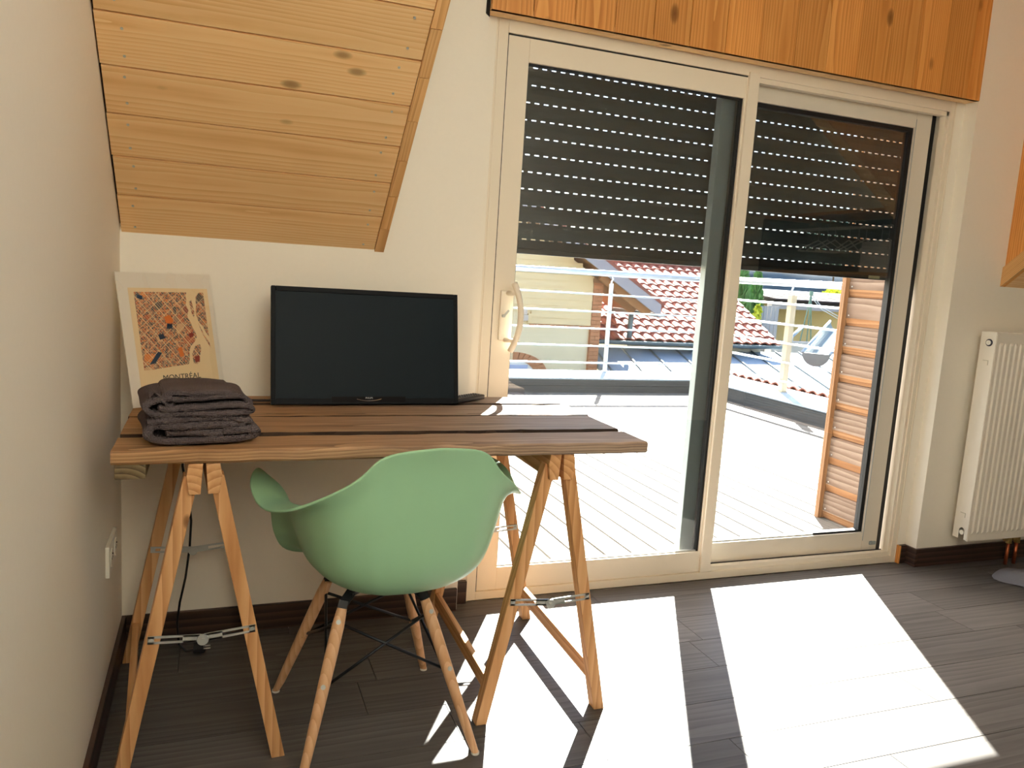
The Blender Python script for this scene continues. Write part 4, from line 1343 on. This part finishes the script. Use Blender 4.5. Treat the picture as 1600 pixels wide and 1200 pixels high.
# siding boards on the upper wall
z = 0.452
while z < 3.2:
    xr = 6.575
    b = BM()
    prism(b, [(GY-0.012, z), (GY+0.03, z), (GY+0.03, z+0.108), (GY+0.002, z+0.108)], 'X', 5.42 if z < 0.60 else 2.5, min(xr, 7.55-(z+.16-0.87)/0.60))
    obj('siding_board', b, M_siding, yh)
    z += 0.1095
b = BM(); box(b, 5.36, 5.415, GY-.02, GY+.03, 0.45, 0.62); obj('siding_end', b, M_siding, yh)
# brick string course and corner quoins
k = 0
x = 5.40
while x < 6.57:
    b = BM(); box(b, x+.004, min(x+.106, 6.575), GY-0.014, GY+.03, 0.40, 0.446); obj('brick', b, M_brick, yh); x += 0.11
z = -1.2
while z < 1.22:
    w = 0.0 if k % 2 else 0.09
    for x0, x1 in (((6.58, 6.765),) if k % 2 else ((6.58, 6.672), (6.676, 6.765))):
        b = BM(); box(b, x0, x1, GY-0.02, GY+0.2, z+.003, z+.0675); obj('brick', b, M_brick, yh)
    z += 0.07; k += 1
b = BM(); box(b, 6.56, 6.79, GY-.05, GY+.2, 1.22, 1.30); obj('corner_cap', b, M_timber, yh, bevel=.004)
b = BM(); box(b, 6.765, 6.77, GY-.01, GY+1.5, -6, 1.22); obj('side_wall', b, M_stucco, yh)
b = BM(); box(b, 6.55, 6.765, GY+.05, GY+1.5, -6, 1.22); obj('side_core', b, M_stucco, yh)
# arched window
AX, AZ = 5.14, -0.44
nA = 9
def arc(r, a): return (AX + r*1.05*math.cos(R(a)), AZ + r*math.sin(R(a))*0.62)
for i in range(nA):
    a0, a1 = 90 - i*10 , 90-(i+1)*10+1.2
    q = [arc(.39, a0), arc(.39, a1), arc(.62, a1), arc(.62, a0)]
    b = BM(); prism(b, [(u, v) for u, v in q], 'Y', GY-.02, GY+.05); obj('brick', b, M_brick, yh)
z = AZ-.9
while z < AZ:
    b = BM(); box(b, AX+.41, AX+.645, GY-.02, GY+.05, z+.003, z+.067); obj('brick', b, M_brick, yh); z += .07
M_blind = plain('blue_grey_shutter', srgb(176, 186, 214), 0.5)
b = BM(); prism(b, [(AX-.6, AZ-.9), (AX+.41, AZ-.9)] + [arc(.39, a) for a in range(0, 100, 10)] + [(AX-.6, AZ+.242)], 'Y', GY+.0, GY+.028)
wn_ = obj('window', b, M_white_pl, yh)
for i in range(12):
    b = BM(); zq = AZ-.85+i*.085
    half = .36 if zq < AZ-.03 else max(.05, .36*math.sqrt(max(0, 1-((zq+.07-AZ)/.24)**2)))
    box(b, AX-.6, AX+half, GY-.008, GY+.002, zq, zq+.077); obj('slat', b, M_blind, wn_)
# wall lamp and cable box at the left
b = BM(); box(b, 5.235, 5.335, GY-.09, GY-.0, 0.50, 0.60); cyl(b, (5.28, GY-.06, .66), (0, 0, 1), .04, .10, 10); obj('wall_lamp', b, plain('lamp_body', srgb(206, 190, 176), .5), yh, bevel=.004)
# roof with bargeboard
b = BM()
prism(b, [(7.75, gx(7.75)), (2.5, gx(2.5)), (2.5, gx(2.5)+.14), (7.75, gx(7.75)+.14)], 'Y', GY-0.42, GY+1.6)
obj('roof_slab', b, M_timber, yh)
b = BM()
prism(b, [(7.72, gx(7.72)-.085), (2.5, gx(2.5)-.085), (2.5, gx(2.5)+.17), (7.72, gx(7.72)+.17)], 'Y', GY-0.46, GY-0.42)
obj('bargeboard', b, M_barge, yh)
b = BM()
prism(b, [(7.78, gx(7.78)+.14), (2.5, gx(2.5)+.14), (2.5, gx(2.5)+.20), (7.78, gx(7.78)+.20)], 'Y', GY-0.47, GY+1.6)
obj('roof_covering', b, M_tile2, yh)
for yq in (GY-.2, GY+.35):
    b = BM(); beam(b, (6.60, yq, gx(6.60)-.10), (7.62, yq, gx(7.62)-.10), .08, .12); obj('rafter', b, M_timber, yh)
b = BM(); gutter(b, (7.80, GY-.4, gx(7.8)+.02), (7.80, GY+1.6, gx(7.8)+.02), .07); obj('gutter', b, M_zincd, yh)
b = BM(); tube(b, [(7.66, GY+.5, 0.86), (7.66, GY+.5, 0.22)], 0.052, 12); obj('downpipe', b, M_zincd, yh, smooth=True)

# zinc gutter end to the right of the terrace
zg = thing('roof_gutter', 'half round zinc gutter with end plate beside the clad wing', 'gutter', (8.6, 6.2, 0.3))
GA, GB = Vector((7.50, 5.32, 0.52)), Vector((9.43, 7.0, 0.86))
b = BM(); gutter(b, GA, GB, 0.165, 14); obj('trough', b, M_zincd, zg)
gd = (GB-GA).normalized(); gs = gd.cross(Vector((0, 0, 1))).normalized(); gu_ = gs.cross(gd)
for sgn in (-1, 1):
    b = BM(); tube(b, [GA + gs*0.168*sgn + gu_*.004, GB + gs*0.168*sgn + gu_*.004], 0.019, 10); obj('rolled_edge', b, M_zinc, zg, smooth=True)
b = BM()
ring0 = [GA + gs*math.cos(math.pi+math.pi*i/16)*.172 + gu_*math.sin(math.pi+math.pi*i/16)*.172 for i in range(17)]
v0 = [b.verts.new(p) for p in ring0]; v1 = [b.verts.new(p - gd*.014) for p in ring0]
b.faces.new(v0); b.faces.new(v1[::-1])
for i in range(17):
    j = (i+1) % 17; b.faces.new((v0[i], v0[j], v1[j], v1[i]))
obj('end_plate', b, M_zincd, zg)
b = BM(); tube(b, [GA + gs*-.34 + gd*.05 + gu_*.16, GA + gd*1.0 + gs*-.34 + gu_*.16], .022, 10); cyl(b, GA + gs*-.34 + gd*.05 + gu_*.13, (0, 0, 1), .034, .09, 10); obj('side_pipe', b, M_zinc, zg, smooth=True)

# aerial mast with wires
ma = thing('aerial_mast', 'thin greenish aerial mast with sagging wires above the far shed', 'mast', (18.4, 18, -.4))
b = BM()
for dx in (-.28, .2, .02): tube(b, [(18.42+dx, 18, -.45), (18.40, 18, 1.25)], .022, 6)
cyl(b, (18.40, 18, 1.28), (0, 0, 1), .06, .14, 8)
obj('tripod', b, plain('green_paint', srgb(120, 146, 130), .6), ma)
for k in (0, .08):
    b = BM(); tube(b, [(18.4, 18, 1.25-k), (18.9, 18, .85-k), (19.6, 18, .58-k), (20.4, 18, .52-k), (21.5, 18, .7-k)], .014, 6); obj('wire', b, M_rail, ma, smooth=True)

# far shed with tiled roof, fence beside it
M_shedtile = plain('grey_brown_tile', srgb(58, 44, 46), .8, var=.2, scale=5)
sh_ = thing('garden_shed', 'open garden shed with low tiled roof behind the aerial mast', 'shed', (20, 20, -1))
b = BM(); box(b, 17.62, 24.0, 21.2, 21.4, -3, 1.1); box(b, 17.5, 17.62, 19.6, 21.4, -3, .9); obj('wall', b, plain('shed_wall', srgb(196, 176, 132), .8), sh_)
for xq in (17.64, 20.9):
    b = BM(); box(b, xq, xq+.22, 18.9, 19.1, -3, .72); obj('post', b, plain('red_brown_timber', srgb(126, 70, 48), .7), sh_)
b = BM(); box(b, 17.5, 24, 18.75, 19.0, .70, .90); obj('fascia', b, plain('grey_fascia', srgb(178, 170, 170), .6), sh_)
b = BM()
prism(b, [(18.6, .90), (21.6, 1.20), (21.6, 1.30), (18.6, 1.0)], 'X', 17.46, 24.5)
obj('roof_slab', b, M_gap, sh_)
for r in range(9):
    t = r/9
    b = BM(); prism(b, [(18.55+3*t, .99+.3*t), (18.9+3*t, 1.03+.3*t), (18.9+3*t, 1.06+.3*t), (18.55+3*t, 1.045+.3*t)], 'X', 17.46, 24.5); obj('tile_course', b, M_shedtile, sh_)
fn = thing('board_fence', 'grey upright board fence left of the garden shed', 'fence', (16.6, 18.3, -1))
for i in range(5):
    b = BM(); box(b, 16.62+.15*i, 16.62+.15*i+.135, 18.2, 18.235, -3, .78+random.uniform(-.02, .02)); obj('fence_board', b, plain('grey_fence', srgb(176, 172, 170), .8) if i == 0 else bpy.data.materials['grey_fence'], fn)
lw_ = thing('low_wall', 'low grey wall in front of the garden shed', 'wall', (19, 17.4, -1))
b = BM(); box(b, 16.4, 24, 17.2, 17.5, -3, -.36); box(b, 16.35, 24, 17.15, 17.55, -.36, -.26); obj('wall_body', b, plain('grey_render', srgb(188, 182, 176), .8), lw_)

# conifers and shrubs: trunk plus dense foliage of small leaves
def foliage(name, centre, rx, ry, h, n, size, mat, up=True, seed=1, parent=None):
    rr = random.Random(seed)
    verts, faces = [], []
    for _ in range(n):
        t = rr.random()
        prof = (1-t)**0.55 if up else math.sqrt(max(0, 1-(2*t-1)**2))
        a = rr.random()*2*math.pi
        r = (0.55+0.5*rr.random())*prof
        c = Vector((centre[0]+rx*r*math.cos(a), centre[1]+ry*r*math.sin(a), centre[2]+h*t))
        if up:
            d = Vector((math.cos(a)*.35+rr.uniform(-.2, .2), math.sin(a)*.35+rr.uniform(-.2, .2), 1)).normalized()
        else:
            d = Vector((rr.uniform(-1, 1), rr.uniform(-1, 1), rr.uniform(-.4, 1))).normalized()
        s = d.orthogonal().normalized(); s = (Matrix.Rotation(rr.random()*6.28, 3, d) @ s)
        L = size*rr.uniform(.7, 1.4); W = L*(.28 if up else .45)
        i = len(verts)
        verts += [c-d*L*.5, c+s*W*.5, c+d*L*.5, c-s*W*.5]
        faces.append((i, i+1, i+2, i+3))
    me = bpy.data.meshes.new(name); me.from_pydata([tuple(v) for v in verts], [], faces)
    me.materials.append(mat)
    o = bpy.data.objects.new(name, me); C.objects.link(o)
    if parent is not None:
        o.parent = parent; o.matrix_parent_inverse = root_inv(parent)
    return o
M_bark = plain('bark', srgb(84, 66, 50), .9)
M_con = plain('conifer_green', srgb(104, 148, 84), .8, var=.35, scale=3)
M_lime = plain('lime_leaves', srgb(190, 196, 60), .7, var=.25, scale=3)
M_mid = plain('mid_green', srgb(110, 150, 60), .7, var=.3, scale=3)
M_darkg = plain('dark_green', srgb(44, 84, 62), .8, var=.3, scale=2)
def tree(name, label, cat, c, rx, h, n, size, mat, up, seed, group=None):
    t = thing(name, label, cat, (c[0], c[1], c[2]), group)
    b = BM(); tube(b, [(c[0], c[1], -6.02 if c[1] < 40 else c[2]-6), (c[0], c[1], c[2]+h*.6)], .09, 8, .04); obj('trunk', b, M_bark, t)
    f = foliage('foliage', c, rx, rx, h, n, size, mat, up, seed, t)
    return t
tree('conifer', 'dark green conifer hedge, broadest, behind the tiled roof', 'tree', (16.38, 19.0, -.5), .50, 2.6, 2600, .26, M_con, True, 1)
tree('conifer', 'dark green conifer right beside the fence', 'tree', (17.02, 19.0, -.5), .34, 2.45, 2000, .24, M_con, True, 2)
tree('shrub', 'bright light green shrub left of the conifers', 'shrub', (15.55, 18.9, .3), .42, 1.5, 1100, .22, M_mid, False, 3)
tree('shrub', 'small yellow leaved shrub in front of the conifers', 'shrub', (16.42, 18.05, -.2), .13, 1.0, 260, .16, M_lime, False, 4)
tree('shrub', 'yellow green shrub behind the shed roof', 'shrub', (25.1, 24.3, .85), .55, .62, 700, .2, M_lime, False, 5)
tree('tree', 'dark bluish tree high on the hillside by the shutter', 'tree', (43.0, 44, 3.2), 2.2, 4.0, 1500, .8, M_darkg, False, 6)

# ground far below and wooded hillside
b = BM(); box(b, -30, 120, 6.4, 160, -6.4, -6.0)
obj('ground', b, plain('garden_ground', srgb(110, 112, 90), .9, var=.2, scale=.6), kind='structure')
def hillmat():
    m, n, l, p = newmat('wooded_hill')
    p.inputs['Roughness'].default_value = 0.9
    tc = n.new('ShaderNodeTexCoord'); mp = n.new('ShaderNodeMapping'); mp.inputs['Scale'].default_value = (.25, .25, 1.2)
    l.new(tc.outputs['Object'], mp.inputs[0])
    no = n.new('ShaderNodeTexNoise'); no.inputs['Scale'].default_value = 1.2; no.inputs['Detail'].default_value = 6
    l.new(mp.outputs[0], no.inputs['Vector'])
    cr = n.new('ShaderNodeValToRGB'); e = cr.color_ramp.elements
    e[0].position = .35; e[0].color = srgb(48, 62, 72); e[1].position = .7; e[1].color = srgb(84, 98, 108)
    l.new(no.outputs['Fac'], cr.inputs[0]); l.new(cr.outputs[0], p.inputs['Base Color'])
    return m
b = BM()
g = []
rr = random.Random(9)
for i in range(41):
    row = []
    for j in range(13):
        x = 10 + 3.2*i; y = 47 + 3.2*j + 2.5*math.sin(i*.35)
        z = min(-7 + 4.3*j, 4.2 + .05*j)*(1+.05*math.sin(i*.5)+.05*math.sin(i*1.3)) + rr.uniform(-.3, .3)
        row.append(b.verts.new((x, y, z)))
    g.append(row)
for i in range(40):
    for j in range(12):
        b.faces.new((g[i][j], g[i+1][j], g[i+1][j+1], g[i][j+1]))
obj('hillside', b, hillmat(), smooth=True, kind='structure')
